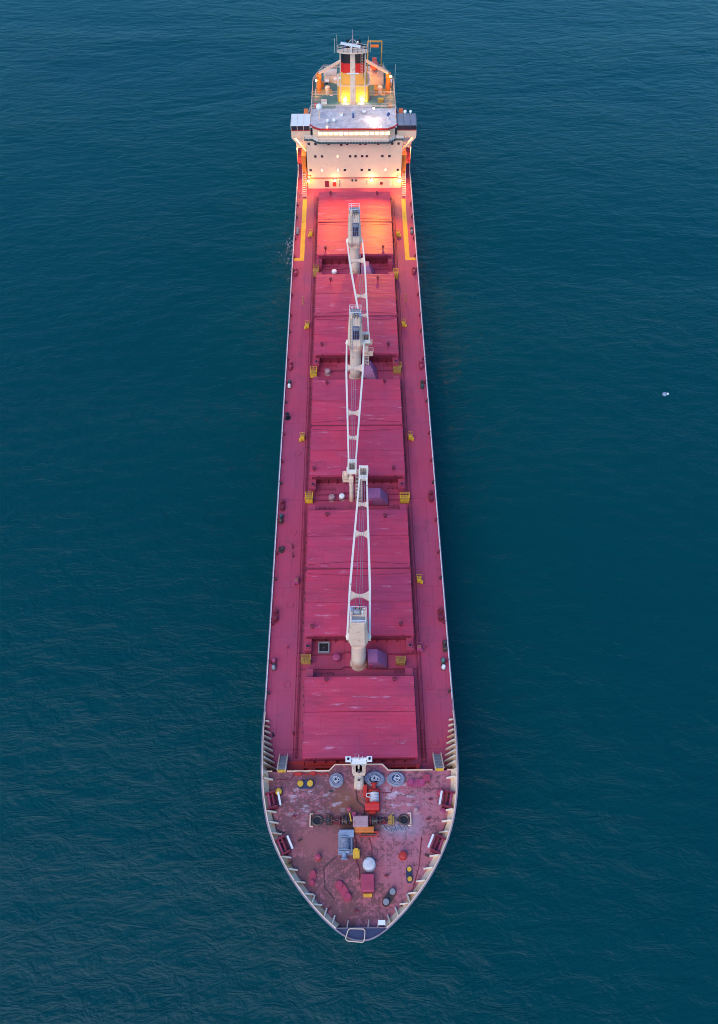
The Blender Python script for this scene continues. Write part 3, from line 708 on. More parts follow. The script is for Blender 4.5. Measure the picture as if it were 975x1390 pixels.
m = MB(); m.rod((-.3, -.4, .34), (.5, .3, .55), .06, n=6); m.rod((.1, .4, .34), (.3, -.3, .5), .05, n=6); m.ball((.0, .0, .45), .14); m.build('inner_fitting', 'steel', t)
# mooring and outboard gear on the side decks
def bollard_pair(x, y, rz, label, base='maroon', post='maroon', top='maroon', z=0, g='mooring bollards', sp=.72, r=.36, h=.75, lowbox=False):
    t = thing('mooring_bollard', label, 'bollard', (x, y, z), rz, g)
    m = MB(); n = 10
    P = [(sp + (r + .12) * math.cos(-math.pi / 2 + math.pi * i / n), (r + .12) * math.sin(-math.pi / 2 + math.pi * i / n)) for i in range(n + 1)]
    P += [(-sp - (r + .12) * math.cos(-math.pi / 2 + math.pi * i / n), -(r + .12) * math.sin(-math.pi / 2 + math.pi * i / n)) for i in range(n + 1)]
    m.prism(P, 0, .22); m.build('bollard_base', base, t)
    for s in (-1, 1):
        m = MB(); m.rod((s * sp, 0, .22), (s * sp, 0, h), r * .85, n=18); m.build('post', post, t, True)
        m = MB(); m.rod((s * sp, 0, h), (s * sp, 0, h + .12), r, r * .93, 20); m.build('post_cap', top, t, True)
    return t
for x, y, lb, mt in ((-14.3, 60.9, 'dark red bollards at left rail behind the front crane', 'maroon'), (14.3, 60.8, 'dark red bollards at right rail behind the front crane', 'maroon'),
    (-14.2, 83.9, 'dark red bollards at left rail level with the lattice jib rest', 'maroon'), (14.2, 85.7, 'dark red bollards at right rail level with the lattice jib rest', 'maroon'),
    (-14.2, 120.5, 'red bollards at left rail level with the middle crane', 'red'), (14.2, 120.5, 'red bollards at right rail level with the middle crane', 'red'),
    (-14.2, 151.5, 'red bollards at left rail just forward of the yellow line', 'red'), (14.2, 151.8, 'red bollards at right rail just forward of the yellow line', 'red')):
    bollard_pair(x, y, R(90), lb, 'maroon', mt, mt, h=.9)
def roller(x, y, label, m1, m2):
    t = thing('roller_fairlead', label, 'fairlead', (x, y, 0), R(90), 'fairleads at the ship sides')
    m = MB(); m.box((0, 0, .15), (2.0, .7, .3), bev=.05); m.build('frame', 'steel', t)
    m = MB(); m.rod((-.6, 0, .3), (-.6, 0, .95), .36, .3, 16); m.ball((-.6, 0, .95), .3, .5, 12, True); m.build('roller', m1, t, True)
    m = MB(); m.rod((.55, 0, .3), (.55, 0, .95), .36, .3, 16); m.ball((.55, 0, .95), .3, .5, 12, True); m.build('roller', m2, t, True)
roller(-14.1, 52.0, 'grey and pink roller fairlead at left rail level with the front crane', 'grey', 'pink')
roller(14.1, 51.8, 'roller fairlead with green top at right rail level with the front crane', 'white', 'green')
roller(-14.2, 115.0, 'green and white roller fairlead at left rail near the middle crane', 'white', 'dgreen')
roller(14.1, 114.7, 'dark roller fairlead at right rail near the middle crane', 'dgreen', 'steel')
roller(-14.3, 167.1, 'grey roller fairlead at left rail outside the yellow line', 'grey', 'grey')
roller(14.4, 167.1, 'grey green roller fairlead at right rail outside the yellow line', 'grey', 'dgreen')
roller(-14.3, 80.8, 'dark roller fairlead at left rail behind the second hatch', 'steel', 'dgreen')
roller(14.6, 55.0, 'dark roller fairlead at right rail beside the pink valve box', 'steel', 'steel')
def pole(x, y, label, h=1.4, mat='maroon', r=.1):
    t = thing('sounding_pipe', label, 'pipe', (x, y, 0), 0, 'upright pipes on the side decks')
    m = MB(); m.rod((0, 0, 0), (0, 0, h), r, n=8); m.rod((0, 0, 0), (0, 0, .06), r * 2.2, n=10); m.build('pipe', mat, t)
    m = MB(); m.rod((0, 0, h), (0, 0, h + .15), r * 1.6, n=10); m.build('pipe_cap', mat, t)
for x, y, lb, mt in ((-11.9, 74.7, 'upright pipe on left side deck, aft one beside the second hatch', 'maroon'), (-11.75, 72.8, 'upright pipe on left side deck, forward one beside the second hatch', 'maroon'),
    (-12.1, 140.6, 'pale upright pipe on left side deck beside the fourth hatch', 'dyellow'), (11.8, 141.2, 'pale upright pipe on right side deck beside the fourth hatch', 'dyellow'),
    (-12.0, 55.0, 'red upright pipe on left side deck by the front crane', 'red'), (11.4, 54.9, 'red upright pipe on right side deck by the front crane', 'red'),
    (-14.2, 105.9, 'short black pipe at left rail beside the third hatch', 'black'), (-13.6, 40.2, 'dark pipe on left side deck near the bulwark wing', 'black'), (-10.4, 40.4, 'dark red pipe beside the left edge of the foremost hatch', 'maroon')):
    pole(x, y, lb, 2.0 if 'pale' in lb else 1.2, mt, .1 if 'black' not in lb else .3)
t = thing('rope_pile', 'dark tangled rope pile on the left side deck beside the second hatch', 'rope', (-13.9, 74.3, 0))
m = MB()
for k in range(5): m.torus((random.uniform(-.2, .2), random.uniform(-.3, .3), .08 + k * .09), .4 + .1 * random.random(), .08, 18, 5, .12, seed=k)
m.build('rope_loops', 'steel', t)
# ladder lying against the coaming of hatch one
t = thing('deck_ladder', 'dark ladder lying on deck along the right edge of the foremost hatch', 'ladder', (10.0, 38.3, 0)); m = MB()
for s in (-1, 1): m.b2(s * .3 - .05, s * .3 + .05, -2.6, 2.6, .12, .22)
for k in range(9): m.b2(-.3, .3, -2.4 + k * .6, -2.3 + k * .6, .13, .2)
m.build('ladder_frame', 'maroon', t)
# round manhole rings flush in the side decks
for x, y, sd in ((-11.8, 48.5, 'left side deck ahead of the front crane'), (11.9, 48.2, 'right side deck ahead of the front crane'), (-11.9, 63.0, 'left side deck beside the second hatch'), (12.0, 63.2, 'right side deck beside the second hatch'), (11.9, 39.0, 'right side deck near the bulwark wing'), (-11.9, 78.0, 'left side deck near the second hatch aft end'), (12.2, 78.5, 'right side deck near the second hatch aft end'), (-11.8, 96.5, 'left side deck beside the third hatch'), (-7.6, 53.0, 'deck between the yellow platform and the pink drum vent')):
    m = MB(); m.torus((0, 0, .05), .55, .05, 24, 5); m.rod((0, 0, .0), (0, 0, .04), .52, n=24)
    o = m.build('deck_manhole', 'deck'); o.location = (x, y, ZD); o['label'] = 'round flush manhole cover on the ' + sd; o['category'] = 'manhole'; o['group'] = 'round manholes in the side decks'

# ------------------------------------------------------------------ forecastle gear (z = FC)
t = thing('stairway', 'steel stairway at left up to the forecastle, yellow top step', 'stairs', (-11.75, 33.9, 0), 0, 'stairways up to the forecastle')
m = MB()
for k in range(9): m.b2(-.55, .55, .25 + k * .32, .58 + k * .32, 2.72 - k * .33, 2.78 - k * .33)
m.build('tread', 'grey', t)
m = MB(); m.b2(-.6, .6, -.2, .2, FC + .01, FC + .06); m.build('top_step', 'yellow', t)
for s in (-1, 1):
    m = MB(); m.bar((s * .62, 0, FC), (s * .62, 3.1, .1), .08, .25); m.bar((s * .62, 0, FC + 1), (s * .62, 3.1, 1.1), .12, .12)
    for k in range(4): m.rod((s * .62, k * 1.0, FC - k * .97), (s * .62, k * 1.0, FC + 1 - k * .97), .05, n=5)
    m.build('hand_rail', 'cream', t)
dup(t, (12.0, 33.9, 0), 0, 'steel stairway at right up to the forecastle, yellow top step')

# foremast
t = thing('foremast', 'cream foremast with white crossarm lamps between the rope coils', 'mast', (-.15, 31.9, FC))
m = MB(); m.loft([octo(.75, .75, .2, 0), octo(.65, .7, .2, 2.2), octo(.45, .5, .15, 8)]); m.build('mast_column', 'cream', t)
m = MB(); m.rod((0, .1, 8), (0, .1, 12.4), .16, .1, 10); m.build('mast_top', 'cream', t)
m = MB(); m.b2(-1.75, 1.75, .1, .35, 11.95, 12.1); m.b2(-1.0, 1.0, -.5, .1, 11.95, 12.02); m.build('crossarm', 'white', t)
for s in (-1, 1):
    m = MB(); m.box((s * 1.45, 0.1, 12.25), (.75, .75, .3), bev=.05); m.build('lamp_box', 'white', t)
    m = MB(); m.rod((s * 1.45, .1, 12.41), (s * 1.45, .1, 12.5), .18, n=12); m.build('lamp_lens', 'black', t)
    m = MB(); m.bar((s * .25, -.3, 3), (s * 1.2, .1, 11.9), .1, .1); m.build('brace', 'cream', t)
m = MB(); m.rail([(-.9, -.9, 8), (.9, -.9, 8), (.9, .8, 8), (-.9, .8, 8)], 1, .9, .04, 2, closed=True); m.b2(-.9, .9, -.9, .8, 7.9, 8); m.build('platform', 'cream', t)
m = MB()
for x in (-.5, .0, .5): m.rod((x, .1, 12), (x, .1, 13.6 + (.6 if x == 0 else 0)), .035, n=5)
m.build('antenna', 'white', t)
m = MB(); m.bar((-.2, -.9, .0), (-.2, -.6, 8), .05, .05); m.bar((.2, -.9, 0), (.2, -.6, 8), .05, .05)
for k in range(18): m.bar((-.2, -.9 + k * .016, .3 + k * .42), (.2, -.9 + k * .016, .3 + k * .42), .04, .04)
m.build('ladder', 'white', t)
m = MB(); m.ball((0, -.62, 9.0), .25); m.box((0, -.75, 5.5), (.4, .35, .5)); m.build('horn', 'steel', t)

def coil(x, y, label, sx=1.0, seed=0, lay=5, blue=True):
    t = thing('rope_coil', label, 'rope coil', (x, y, FC), 0, 'coiled mooring ropes along the forecastle edge')
    rg = random.Random(seed); m = MB()
    for k in range(lay):
        for q in range(3):
            m.torus((rg.uniform(-.04, .04), rg.uniform(-.04, .04), .09 + k * .14), .98 - q * .15 - k * .02, .085, 30, 6, .02, sx, seed=seed * 50 + k * 5 + q)
    m.build('outer_coil', 'ropeg', t, True)
    m = MB()
    for k in range(8): m.torus((rg.uniform(-.12, .12), rg.uniform(-.12, .12), .25 + k * .07), .5 - rg.random() * .3, .07, 22, 5, .14, sx, seed=seed * 70 + k)
    m.build('blue_rope', 'ropeb', t, True)
    m = MB()
    for k in range(3): m.torus((rg.uniform(-.2, .2), rg.uniform(-.2, .2), .8 + k * .05), .42 - rg.random() * .2, .06, 20, 5, .2, sx, seed=seed * 90 + k)
    m.build('white_rope', 'rope', t, True)
coil(-3.48, 32.4, 'round rope coil left of the foremast', 1.0, 1)
coil(2.2, 32.5, 'wide loose rope coil right next to the foremast', 1.45, 2)
coil(5.4, 32.5, 'rope coil with blue middle, rightmost of the three', 1.25, 3)

bollard_pair(-8.1, 31.9, 0, 'dark bollards with yellow tops near the left stairway', 'navy', 'navy', 'yellow', FC, sp=.72, r=.46, h=.7)
bollard_pair(8.4, 32.0, 0, 'pink bollards between the rightmost rope coil and the right stairway', 'pink', 'pink', 'pink', FC, sp=.85, r=.42, h=.7)
bollard_pair(6.8, 19.6, R(90), 'small dark bollards with yellow tops at the right of the bow', 'navy', 'steel', 'yellow', FC, sp=.62, r=.32, h=.7)
bollard_pair(3.9, 16.8, R(53), 'dark bollards with grey tops close to the bow tip', 'steel', 'steel', 'grey', FC, sp=.78, r=.42, h=.7)
bollard_pair(-2.4, 17.65, R(-53), 'plain magenta bollards left of the pink locker', 'red', 'red', 'red', FC, sp=.95, r=.46, h=.6)
bollard_pair(-6.7, 19.3, R(84), 'plain red bollards nearest the left bulwark of the bow', 'red', 'red', 'red', FC, sp=.62, r=.3, h=.6)
drum(-12.0, 30.8, 'round vent with pale yellow top by the left bulwark', 'steel', 'yellow', .5, .8, FC)
drum(11.9, 30.5, 'red round vent by the right bulwark', 'red', 'red', .5, .8, FC)
drum(12.1, 27.9, 'faded pink round vent by the right bulwark, forward of the red one', 'pinkgrey', 'pink', .42, .6, FC)
drum(-6.0, 21.9, 'small brick red round vent left of the blue winch', 'brightred', 'red', .42, .9, FC)
drum(6.0, 22.0, 'larger red round vent on the right half of the bow', 'brightred', 'brightred', .55, 1.0, FC)
drum(-1.6, 28.2, 'small salmon vent beside the windlass gearbox', 'pinkgrey', 'red', .32, .9, FC)
drum(8.15, 28.1, 'small pale vent right of the anchor opening', 'pinkgrey', 'pinkgrey', .32, .8, FC)
t = drum(1.2, 20.9, 'big white rounded drum behind the pink locker', 'rope', 'rope', .88, 1.1, FC, 'covered_reel', 'reel')
t = thing('deck_locker', 'pink square locker on the bow with a yellow step', 'locker', (.95, 18.5, FC))
m = MB(); m.box((0, 0, .65), (1.8, 2.2, 1.3), bev=.12); m.build('locker_body', 'red', t)
m = MB(); m.b2(-.6, .6, -1.65, -1.25, .0, .3); m.build('step', 'yellow', t)
m = MB(); m.b2(-.92, .92, .95, 1.0, .4, 1.0); m.rod((-.5, 1.15, 1.0), (.5, 1.15, 1.0), .06, n=6); m.build('hinge', 'maroon', t)
t = thing('locker_box', 'small red box right of the pink bollards', 'box', (9.95, 32.5, FC)); m = MB(); m.box((0, 0, .4), (1.0, .9, .8), bev=.06); m.build('box_body', 'maroon', t); m = MB(); m.box((0, 0, .84), (1.06, .96, .08)); m.build('lid', 'red', t)
t = thing('sign_board', 'white board on a post at the right of the bow tip', 'board', (2.75, 13.6, FC)); m = MB(); m.rod((.15, -.35, 0), (0, 0, 1.5), .07, n=6); m.build('post', 'cream', t); m = MB(); m.box((0, 0, 1.55), (.95, .6, .08)); m.build('board', 'white', t)
m = MB(); m.torus((0, 0, .04), .42, .05, 22, 5); m.rod((0, 0, 0), (0, 0, .04), .4, n=20); o = m.build('deck_manhole', 'fc'); o.location = (7.7, 18.1, ZD + FC); o['label'] = 'round manhole ring on the bow by the small yellow topped bollards'; o['category'] = 'manhole'

# fairlead housings in the bow bulwark with white protective bars
def chock(x, y, ang, label, bar=True):
    t = thing('bow_fairlead', label, 'fairlead', (x, y, FC), ang, 'maroon fairlead housings in the bow bulwark')
    m = MB(); m.b2(-.75, .75, -1.15, -.95, 0, 1.45); m.b2(-.75, .75, .95, 1.15, 0, 1.45); m.b2(-.75, .75, -.95, .95, 0, .2); m.build('housing', 'maroon', t)
    for xx in (-.3, .3):
        m = MB(); m.rod((xx, -.95, .9), (xx, .95, .9), .17, n=12); m.build('roller', 'pink' if xx < 0 else 'maroon', t, True)
    for yy in (-.6, .6):
        m = MB(); m.rod((.0, yy, .2), (.0, yy, .8), .15, n=10); m.build('upright_roller', 'steel', t, True)
    s = 1
    m = MB(); m.bar((1.15, -.95, .95), (1.15, .95, .95), .28, .12)
    for yy in (-.8, .8): m.rod((1.15, yy, 0), (1.15, yy, .9), .06, n=6)
    m.build('guard_bar', 'white', t)
chock(-12.95, 29.5, R(14), 'maroon fairlead housing with white bar, aft one at the left bulwark')
chock(12.95, 29.4, R(180 - 14), 'maroon fairlead housing with white bar, aft one at the right bulwark')
chock(-11.05, 23.3, R(26), 'maroon fairlead housing with white bar, forward one at the left bulwark')
chock(11.05, 23.3, R(180 - 26), 'maroon fairlead housing with white bar, forward one at the right bulwark')
def chain(m, a, b, r=.09, st=.42):
    a, b = Vector(a), Vector(b); L = (b - a).length; n = int(L / st); d = (b - a).normalized(); sd = Vector((-d.y, d.x, 0))
    for i in range(n):
        c = a.lerp(b, (i + .5) / n); up = i % 2
        s2 = sd if up else Vector((0, 0, 1))
        P = [c + d * (.28 * math.cos(t)) + s2 * (.17 * math.sin(t)) for t in [k * math.pi / 4 for k in range(8)]]
        m.path(P, r, 5, closed=True)
def anchor_well(x, s, label):
    t = thing('hawse_opening', label, 'anchor opening', (x, 26.85, FC), 0, 'anchor chain openings')
    m = MB(); w = 1.0
    m.path([(-s * -.6, .85, .4), (s * 1.0, .85, .4), (s * 1.0, -.85, .4), (-s * -.6, -.85, .4)], .09, 6)
    for yy in (.85, -.85):
        for xx in (.6, 1.0): m.rod((s * xx, yy, 0), (s * xx, yy, .4), .06, n=6)
    m.b2(min(s * .95, s * 1.05), max(s * .95, s * 1.05), -.85, .85, 0, .35); m.build('guard_rail', 'cream', t)
    m = MB(); m.torus((0, 0, .12), .62, .16, 26, 8, 0, 1.15); m.build('hawse_ring', 'steel', t, True)
    m = MB(); m.rod((0, 0, .02), (0, 0, .1), .6, n=24); m.build('dark_opening', 'black', t)
anchor_well(-6.25, -1, 'anchor chain opening with cream guard on the left of the windlass')
anchor_well(6.35, 1, 'anchor chain opening with cream guard on the right of the windlass')
for s, lb in ((-1, 'left heap of dark anchor chain and stopper beside the windlass'), (1, 'right run of rusty anchor chain and stopper beside the windlass')):
    t = thing('anchor_chain', lb, 'anchor chain', (s * 3.6, 26.75, FC))
    m = MB(); chain(m, (-2.2, 0, .75 if s > 0 else .3), (2.2, 0, .3 if s > 0 else .75), .07); m.build('chain', 'steel', t)
    m = MB(); m.box((s * .9, 0, .3), (.9, 1.1, .6), bev=.08); m.rod((s * .9, -.65, .6), (s * .9, .65, .6), .2, n=10); m.bar((s * .6, .5, .4), (s * 1.3, .9, .9), .12, .12); m.build('chain_stopper', 'steel' if s < 0 else 'dyellow', t)
    m = MB(); m.box((-s * .5, .0, .12), (1.6, .9, .24)); m.build('chain_bed', 'maroon', t)
# windlass
t = thing('anchor_windlass', 'anchor windlass with dusty pink gearbox in the middle of the bow', 'windlass', (0, 26.4, FC))
m = MB(); m.box((.05, .0, .8), (2.2, 1.5, 1.5), bev=.14); m.build('gearbox', 'pinkgrey', t)
m = MB(); m.box((.55, -1.0, .6), (2.8, .75, .9), bev=.08); m.build('motor_cover', 'orange', t)
m = MB(); m.rod((-3.1, .25, .85), (3.1, .25, .85), .13, n=10); m.build('main_shaft', 'steel', t)
for x in (-2.3, 2.1):
    m = MB()
    for k in (-.28, .28): m.rod((x + k - .08, .25, .85), (x + k + .08, .25, .85), .72, n=18)
    m.rod((x - .3, .25, .85), (x + .3, .25, .85), .45, n=12); m.build('chain_wheel', 'steel', t)
    m = MB(); m.torus((0, 0, 0), .55, .1, 20, 6); bmesh.ops.rotate(m.bm, verts=m.bm.verts[:], cent=(0, 0, 0), matrix=Matrix.Rotation(R(90), 3, 'Y')); bmesh.ops.translate(m.bm, verts=m.bm.verts[:], vec=(x - .65, .25, .85)); m.build('brake_band', 'maroon', t)
for x in (-1.45, 1.55, -3.0, 2.9):
    m = MB(); m.box((x, .25, .4), (.22, .9, .8)); m.build('bearing_stand', 'steel', t)
m = MB(); m.bar((-1.3, 0.1, .9), (-1.55, 1.2, 1.2), .14, .1); m.build('brake_lever', 'yellow', t)
m = MB(); m.box((-.9, 1.1, .45), (.55, .6, .8)); m.box((-.1, .95, .4), (.5, .35, .7)); m.build('hydraulic_block', 'pink', t)
t = thing('pipe_rack', 'small bright red pipe rack in front of the orange windlass cover', 'rack', (1.25, 24.85, FC))
m = MB(); m.rail([(-1.3, -.3, 0), (1.3, -.3, 0), (1.3, .3, 0), (-1.3, .3, 0)], .6, .9, .06, 1, closed=True); m.build('rack_frame', 'crimson', t)
for x in (-.8, 0, .7):
    m = MB(); m.rod((x - .25, 0, .4), (x + .25, 0, .4), .16, n=8); m.build('valve', 'steel', t)
m = MB(); m.b2(-1.35, 1.35, .18, .3, .2, .65); m.build('back_plate', 'brightred', t)
def winch(x, y, label, c1, c2, rope, flip, extra):
    t = thing('mooring_winch', label, 'winch', (x, y, FC), math.pi if flip else 0, 'mooring winches on the forecastle')
    m = MB(); m.box((0, 1.35, .75), (2.1, .95, 1.3), bev=.12); m.build('gear_case', c1, t)
    m = MB(); m.rod((-.35, -.75, .85), (-.35, .8, .85), .42, n=18); m.build('drum_core', 'steel', t)
    m = MB()
    for k in range(9): m.rod((-.35, -.62 + k * .15, .85), (-.35, -.49 + k * .15, .85), .70 - (k % 3) * .03, n=20)
    m.build('rope_winding', rope, t)
    for yy in (-.78, .82):
        m = MB(); m.rod((-.35, yy - .05, .85), (-.35, yy + .05, .85), .9, n=24); m.build('drum_flange', c2, t)
    m = MB(); m.box((-.35, -1.05, .5), (1.5, .3, 1.0)); m.rod((-.35, -1.9, .85), (-.35, -1.1, .85), .36, .3, 14); m.rod((-.35, -1.98, .85), (-.35, -1.9, .85), .5, n=16); m.build('warping_head', c2, t)
    m = MB(); m.b2(-1.2, .9, -1.3, 1.8, 0, .15); m.build('bed_frame', c2, t)
    if extra == 'yellow':
        m = MB(); m.box((1.35, -1.25, .6), (.95, 1.1, 1.0), bev=.1); m.box((1.35, -.85, 1.2), (.5, .45, .3)); m.build('winch_motor', 'yellow', t)
        m = MB(); m.rail([(.7, -.9, 0), (.7, .9, 0)], .9, .9, .05, 2); m.build('guard', 'blue', t)
    else:
        m = MB(); m.box((1.0, -1.0, .6), (.6, 1.6, .8), bev=.06); m.build('winch_motor', 'brightred', t)
        m = MB(); m.rod((-.2, 1.9, .5), (-.2, 3.0, .5), .12, n=8); m.rod((-.5, 2.0, .4), (.5, 2.0, .4), .25, n=10); m.build('clutch_arm', 'brightred', t)
        m = MB(); m.path([(.2, -.5, 1.3), (.75, -.45, 1.3), (.8, 0, 1.3), (.2, .1, 1.35)], .07, 6); m.build('rope_tail', 'rope', t)
    return t
winch(-1.95, 23.5, 'blue grey mooring winch with grey rope and a yellow motor', 'blue', 'blue', 'ropeg', False, 'yellow')
winch(1.75, 29.8, 'red mooring winch with a white rope drum, behind the windlass', 'crimson', 'brightred', 'rope', True, 'red')
t = thing('rope_heap', 'loose blue grey rope lying forward of the right anchor opening', 'rope', (5.0, 25.7, FC)); m = MB()
rg = random.Random(5)
pp = [Vector((-2 + k * .16, .35 * math.sin(k * .9) + rg.uniform(-.15, .15), .08 + rg.random() * .1)) for k in range(26)]
m.path(pp, .07, 5); pp = [Vector((-1.6 + k * .15, .3 * math.cos(k * 1.3) + rg.uniform(-.2, .2) - .1, .1 + rg.random() * .1)) for k in range(22)]; m.path(pp, .07, 5); m.build('rope_strands', 'ropeg', t)
# hoses and wires left along the deck edge
t = thing('mooring_wire', 'dark red wire coiled along the forecastle edge left of the round coil', 'wire', (-7.6, 33.4, FC)); m = MB()
m.path([Vector((-2.4 + k * .2, .12 * math.sin(k * 1.1), .08)) for k in range(28)], .09, 5); m.box((-1.6, .0, .2), (.9, .4, .3)); m.box((.6, .1, .2), (.7, .4, .3)); m.build('wire_strand', 'brightred', t)

# ------------------------------------------------------------------ deckhouse
FY = 185.5
dh = thing('deckhouse', 'tall cream accommodation block with lit windows at the stern', 'deckhouse', (0, FY, 0))
w = MB(); w.b2(-12.1, 12.3, 0, 8, 3.3, 13.9); w.b2(-11.15, 11.05, 8, 21, 3.3, 13.9); w.build('front_wall', 'salmon', dh)
w = MB(); w.b2(-12.3, 12.5, .3, 24, 0, 3.2); w.build('lower_wall', 'salmon', dh)
w = MB(); w.b2(-11.4, 11.6, -.12, .25, 3.2, 3.42)
for s in (-1, 1): w.b2(s * 11.85 - .45, s * 11.85 + .65, -.06, .25, 4.0, 4.16); w.b2(s * 11.4 - .08, s * 11.4 + .08, -.1, .25, 3.3, 4.1)
w.b2(-12.35, -12.22, -.08, .25, 4.0, 6.2); w.b2(12.42, 12.55, -.08, .25, 4.0, 6.2)
w.build('red_trim', 'brightred', dh)
for px, z, lit in [(-11.4, 12.95, 0), (-9.7, 12.95, 0), (-6.4, 12.95, 0), (-3.2, 12.75, 0), (-1.7, 12.95, 0), (1.65, 12.95, 0), (2.9, 12.95, 0), (6.2, 12.95, 0), (9.7, 12.95, 0), (11.3, 12.95, 0),
    (-9.9, 9.5, 0), (-8.2, 9.5, 0), (-4.2, 9.5, 2), (-1.0, 9.5, 0), (.4, 9.5, 0), (2.1, 9.5, 0), (3.3, 9.5, 0), (7.3, 9.5, 0), (9.1, 9.5, 0),
    (-11.3, 5.6, 0), (-8.4, 5.6, 1), (-4.2, 5.6, 1), (-2.4, 5.6, 0), (2.0, 5.6, 0), (4.0, 5.6, 0), (8.2, 5.6, 1), (11.4, 5.6, 0)]:
    fr = MB(); d = .62; 
    fr.b2(px - .4, px + .4, -.06, 0, z + .34, z + .42); fr.b2(px - .4, px + .4, -.06, 0, z - .42, z - .34); fr.b2(px - .4, px - .32, -.06, 0, z - .34, z + .34); fr.b2(px + .32, px + .4, -.06, 0, z - .34, z + .34)
    f = fr.build('window', 'cream', dh)
    q = 1.0 if not lit else .55
    g = MB(); g.b2(px - .32 * q, px + .32 * q, -.03, .02, z - .34, z + .34); g.build('pane', ('glassd', 'winyel', 'bulbw')[lit] if lit != 2 else 'winlit', f)
# details on the lower wall: doors, hose boxes, pipes
for x, z, sx, sz, mt, nm in ((-5.2, 1.3, .9, 1.1, 'crimson', 'fire_box'), (-7.2, 1.4, 1.0, 1.7, 'maroon', 'door'), (7.2, 1.5, .7, .7, 'maroon', 'hose_reel'), (-.5, 2.4, .35, .5, 'black', 'vent_opening'), (.5, 2.4, .35, .5, 'black', 'vent_opening'), (-3.9, 1.6, .25, 1.9, 'grey', 'wall_pipe'), (3.4, 1.8, .2, 1.2, 'grey', 'wall_pipe'), (9.6, 1.4, .9, 1.8, 'cream', 'door')):
    g = MB(); g.b2(x - sx / 2, x + sx / 2, .12, .3, z - sz / 2, z + sz / 2); g.build(nm, mt, dh)
# navigation deck ledge with chamfered middle
def ledge(z0, z1, o=0, mat='green', nm='bridge_ledge'):
    m = MB(); m.prism([(-12.5 + o, -.2 - o * 0), (-10.6 + o, -.2), (-8.9, -1.7 + o), (8.9, -1.7 + o), (10.6 - o, -.2), (12.7 - o, -.2), (12.7 - o, 9), (-12.5 + o, 9)], z0, z1); return m.build(nm, mat, dh)
ledge(13.9, 14.15, 0, 'dgreen')
w = MB(); pth = [(-12.3, -.1, 14.15), (-10.5, -.1, 14.15), (-8.8, -1.55, 14.15), (8.8, -1.55, 14.15), (10.5, -.1, 14.15), (12.5, -.1, 14.15)]
w.rail(pth, 1.15, .75, .045, 3); w.build('walkway_railing', 'white', dh)
w = MB()
for a, b in zip(pth, pth[1:]): w.bar(Vector(a) + Vector((0, .12, .55)), Vector(b) + Vector((0, .12, .55)), .04, .8)
w.build('walkway_screen', 'salmon', dh)
# wheelhouse
w = MB(); w.prism([(-10.3, .4), (-8.6, -.75), (8.6, -.75), (10.3, .4), (10.3, 8.2), (-10.3, 8.2)], 14.16, 17.2); w.build('wheelhouse', 'salmon', dh)
for k in range(14):
    x = -8.35 + k * 1.285
    w = MB(); w.b2(x - .52, x + .52, -.82, -.74, 15.75, 16.6); o = w.build('bridge_window', 'winlit' if k not in (4, 9) else 'winyel', dh)
w = MB()
for k in range(15): x = -8.99 + k * 1.285; w.b2(x - .06, x + .06, -.86, -.75, 15.7, 16.7)
w.b2(-8.6, 8.6, -.88, -.75, 16.62, 16.72); w.build('window_frame', 'cream', dh)
w = MB(); w.prism([(-10.8, .0), (-10.0, .0), (-8.4, -.95), (8.4, -.95), (10.0, .0), (10.7, .0), (10.7, 8.6), (-10.9, 8.6)], 17.2, 17.4); rf = w.build('bridge_roof', 'roofw', dh)
w = MB(); P = [(-15.9, 1.55, 17.2), (-10.9, 1.2, 17.3), (-10.1, -.02, 17.38), (-8.45, -1.0, 17.38), (8.45, -1.0, 17.38), (10.1, -.02, 17.38), (10.9, 1.2, 17.3), (15.6, 1.55, 17.2)]
for a, b in zip(P[1:], P[2:-1]): w.bar(a, b, .34, .34)
w.build('red_roof_edge', 'brightred', dh)
